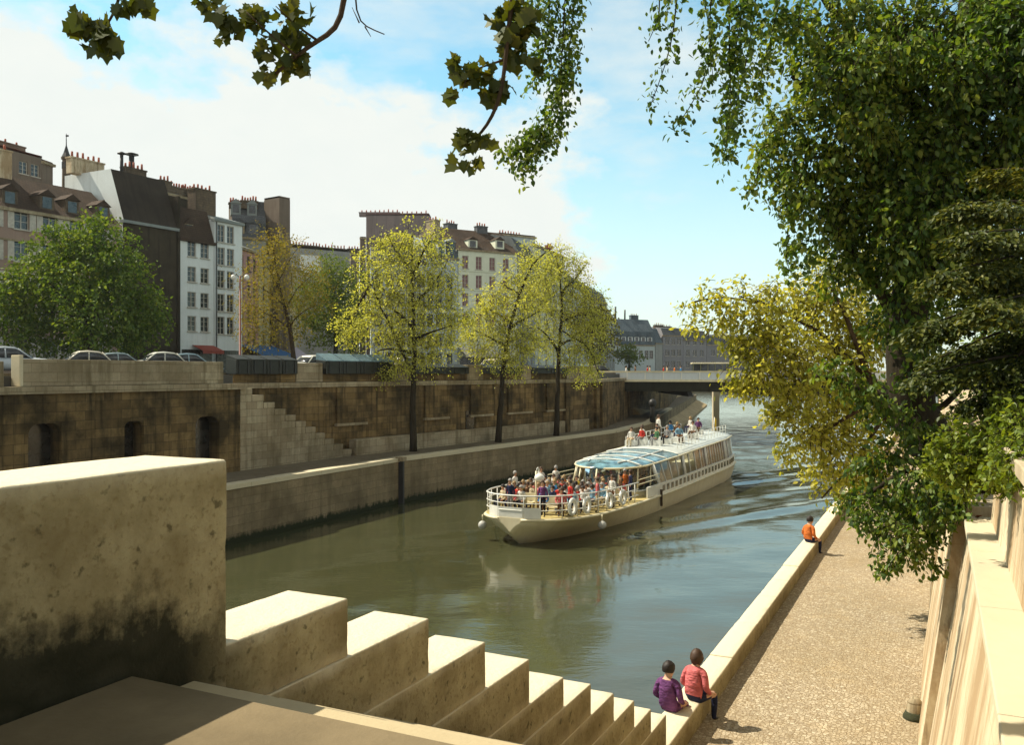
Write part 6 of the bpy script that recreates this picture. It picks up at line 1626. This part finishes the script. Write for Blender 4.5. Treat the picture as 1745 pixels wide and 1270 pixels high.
fir('dark fir with layered drooping boughs at the right edge of the picture', b, 10.2,
    [((1800, 430), (1600, 470), .5), ((1800, 470), (1640, 540), .5), ((1790, 500), (1565, 560), .55), ((1800, 540), (1600, 610), .55), ((1800, 600), (1570, 640), .55), ((1800, 640), (1640, 690), .5), ((1800, 590), (1660, 600), .5), ((1800, 690), (1690, 720), .4), ((1800, 400), (1650, 400), .5), ((1800, 350), (1620, 350), .5), ((1800, 560), (1700, 640), .6), ((1800, 500), (1690, 520), .6), ((1790, 450), (1700, 470), .6), ((1800, 300), (1680, 290), .5)], LEAF['fir'], .062)
b = uv(8.6, -1.6, 6.05)
t = Tree('bright_shrub', 'bright green leafy shrub spilling over the parapet at the right edge', b, cat='shrub')
t.limb([b, px(1720, 800, 9.3), px(1700, 760, 9.3)], .06, .02, 6)
bl(t, [(1610, 790, 30, 9.2), (1640, 765, 36, 9.3), (1680, 770, 42, 9.3), (1725, 740, 44, 9.4), (1730, 790, 34, 9.2), (1660, 800, 30, 9.1), (1600, 760, 22, 9.3), (1740, 700, 34, 9.4), (1690, 735, 28, 9.5), (1625, 810, 24, 9.1), (1700, 815, 24, 9), (1650, 830, 20, 9), (1600, 800, 26, 9.2), (1730, 830, 22, 9), (1715, 765, 36, 8.7), (1742, 805, 30, 8.3), (1695, 800, 26, 8.8), (1745, 745, 38, 8.3), (1720, 705, 34, 8.7), (1660, 740, 30, 9.3), (1630, 735, 22, 9.5), (1748, 780, 44, 7.3), (1720, 790, 36, 7.8), (1738, 735, 44, 7.6), (1700, 805, 26, 8.3), (1755, 820, 26, 7.2)], 9.3, .065, 1.5, .6, .3, 9, twig_r=.004, up=.6)
t.done(LEAF['bright'])

# a dense backdrop of garden shrubbery and trees on the right bank behind the wall
for i, (u_, v_, h_, r_, lb) in enumerate(((22, -6.0, 5.5, 2.6, 'dark garden tree behind the right wall, nearest of the three'), (31, -4.5, 6.0, 3.0, 'dark garden tree behind the right wall, middle of the three'), (43, -4.0, 7.0, 3.4, 'dark garden tree behind the right wall, farthest of the three'))):
    b = uv(u_, v_, 6.05); t = Tree('garden_tree', lb, b, 'garden trees behind the right wall')
    t.limb([b, b + Vector((.1, 0, h_ * .5)), b + Vector((0, .2, h_ * .9))], .25, .06, 7)
    for q in range(9):
        a = rng.random() * 6.28; c = b + Vector((math.cos(a) * r_ * .6, math.sin(a) * r_ * .6, h_ * (.25 + .6 * rng.random())))
        t.twigs(c, r_ * .6, 70, 9, .24, .7, .3, up=.5)
    t.done(LEAF['dark'])

# --- the plane tree overhead: trunk behind us, boughs reaching over and hanging into view
b = uv(-3.5, -2.6, 6.05)
t = Tree('plane_tree', 'plane tree whose leafy lobed-leaved twigs hang into the top of the picture', b, bark=M['bark2'])
top = b + Vector((-.4, .6, 7.5))
t.limb([b, b + Vector((0, .1, 3)), top], .4, .24, 12)
hub = Vector((-.6, 3.6, 13.2))
t.limb([top, (top + hub) / 2 + Vector((0, 0, .7)), hub], .2, .09, 8)
def spray(root, stems, clusters, d, L, n):
    for st_ in stems:
        r0 = st_[1]; pts = [px(x, y, d + rng.normal(0, .05)) for x, y in st_[0]]
        if st_[2]: pts = [root] + [root.lerp(pts[0], .6) + Vector((0, 0, .3))] + pts
        t.limb(pts, r0, r0 * .35, 6)
    for x, y, r, m in clusters:
        c = np.array(px(x, y, d)); rw = r / F * d
        k_ = int(m * 1.45)
        t.pos.append(c + unit(rng.normal(size=(k_, 3))) * rng.random((k_, 1)) ** .5 * rw)
        t.dir.append(rng.normal(0, .6, (k_, 3)) + np.array([-.1, -.1, -.75])); t.nrm.append(rng.normal(0, .5, (k_, 3)) + np.array([.1, -.65, .35])); t.siz.append(L * (.55 + .6 * rng.random(k_)))
spray(hub + Vector((-1, 1, 0)), [([(215, -90), (205, 5), (188, 32), (170, 60)], .016, True), ([(200, 15), (240, 8)], .007, False)],
      [(140, 42, 22, 8), (172, 42, 22, 9), (188, 68, 20, 10), (165, 70, 20, 6), (212, 8, 16, 6), (242, 8, 14, 6)], 5.2, .105, 0)
spray(hub, [([(595, -100), (588, 5), (575, 52), (540, 68), (505, 95), (470, 125)], .030, True), ([(600, -60), (606, 30), (622, 45), (655, 58)], .010, True), ([(622, 45), (632, 62)], .005, False), ([(612, 38), (600, 12)], .005, False), ([(505, 95), (450, 50), (420, 20)], .010, False), ([(540, 68), (500, 40), (470, 10)], .009, False)],
      [(345, 5, 14, 5), (378, 12, 20, 8), (392, 40, 24, 12), (420, 22, 28, 12), (445, 25, 24, 12), (380, 62, 12, 3), (480, 60, 32, 16), (455, 85, 22, 11), (505, 60, 24, 12), (520, 95, 18, 6), (490, 105, 22, 9), (460, 120, 20, 8), (515, 110, 14, 5), (500, 15, 22, 8), (525, 25, 14, 4)], 5.6, .088, 0)
spray(hub + Vector((.8, .5, 0)), [([(885, -100), (872, 0), (862, 90), (856, 160), (838, 200), (822, 225), (800, 245)], .026, True), ([(862, 100), (835, 110), (800, 120)], .010, False), ([(800, 245), (790, 270)], .006, False), ([(800, 120), (788, 155)], .006, False)],
      [(780, 112, 20, 8), (800, 130, 26, 11), (830, 130, 26, 14), (850, 145, 22, 10), (775, 160, 10, 3), (840, 165, 18, 8), (880, 90, 26, 14), (865, 60, 26, 12), (880, 25, 34, 18), (850, 20, 24, 8), (905, 40, 22, 9), (785, 235, 18, 7), (805, 235, 20, 8), (825, 235, 16, 6), (780, 275, 14, 4), (815, 275, 18, 5), (920, 110, 16, 5)], 5.8, .095, 0)
# leaves along the boughs above the frame
for i in range(40):
    c = top.lerp(hub, .3 + .9 * rng.random()) + Vector(rng.normal(0, .9, 3)); t.twigs(c, .4, 3, 7, .13, .4, .5)
t.done(LEAF['plane'], PALM)

print('LEAVES', sum(len(o.data.polygons) for o in bpy.data.objects if o.name.startswith('crown')))
# ------------------------------------------------------------ the air: thin haze over the river
mb = MB(); mb.box((300, 690, -3.0), (2700, 1900, 40))
hz = mb.build('haze', bpy.data.materials.new('haze_air')); tag(hz, kind='stuff')
m = hz.data.materials[0]; m.use_nodes = True; m.node_tree.nodes.clear(); k = NT(m.node_tree)
pv = k.n('ShaderNodeVolumePrincipled'); pv.inputs['Color'].default_value = (.93, .95, .97, 1); pv.inputs['Density'].default_value = .00014; pv.inputs['Anisotropy'].default_value = .3
k.l(pv.outputs[0], k.n('ShaderNodeOutputMaterial').inputs['Volume'])
cy.volume_bounces = 0; cy.volume_max_steps = 64
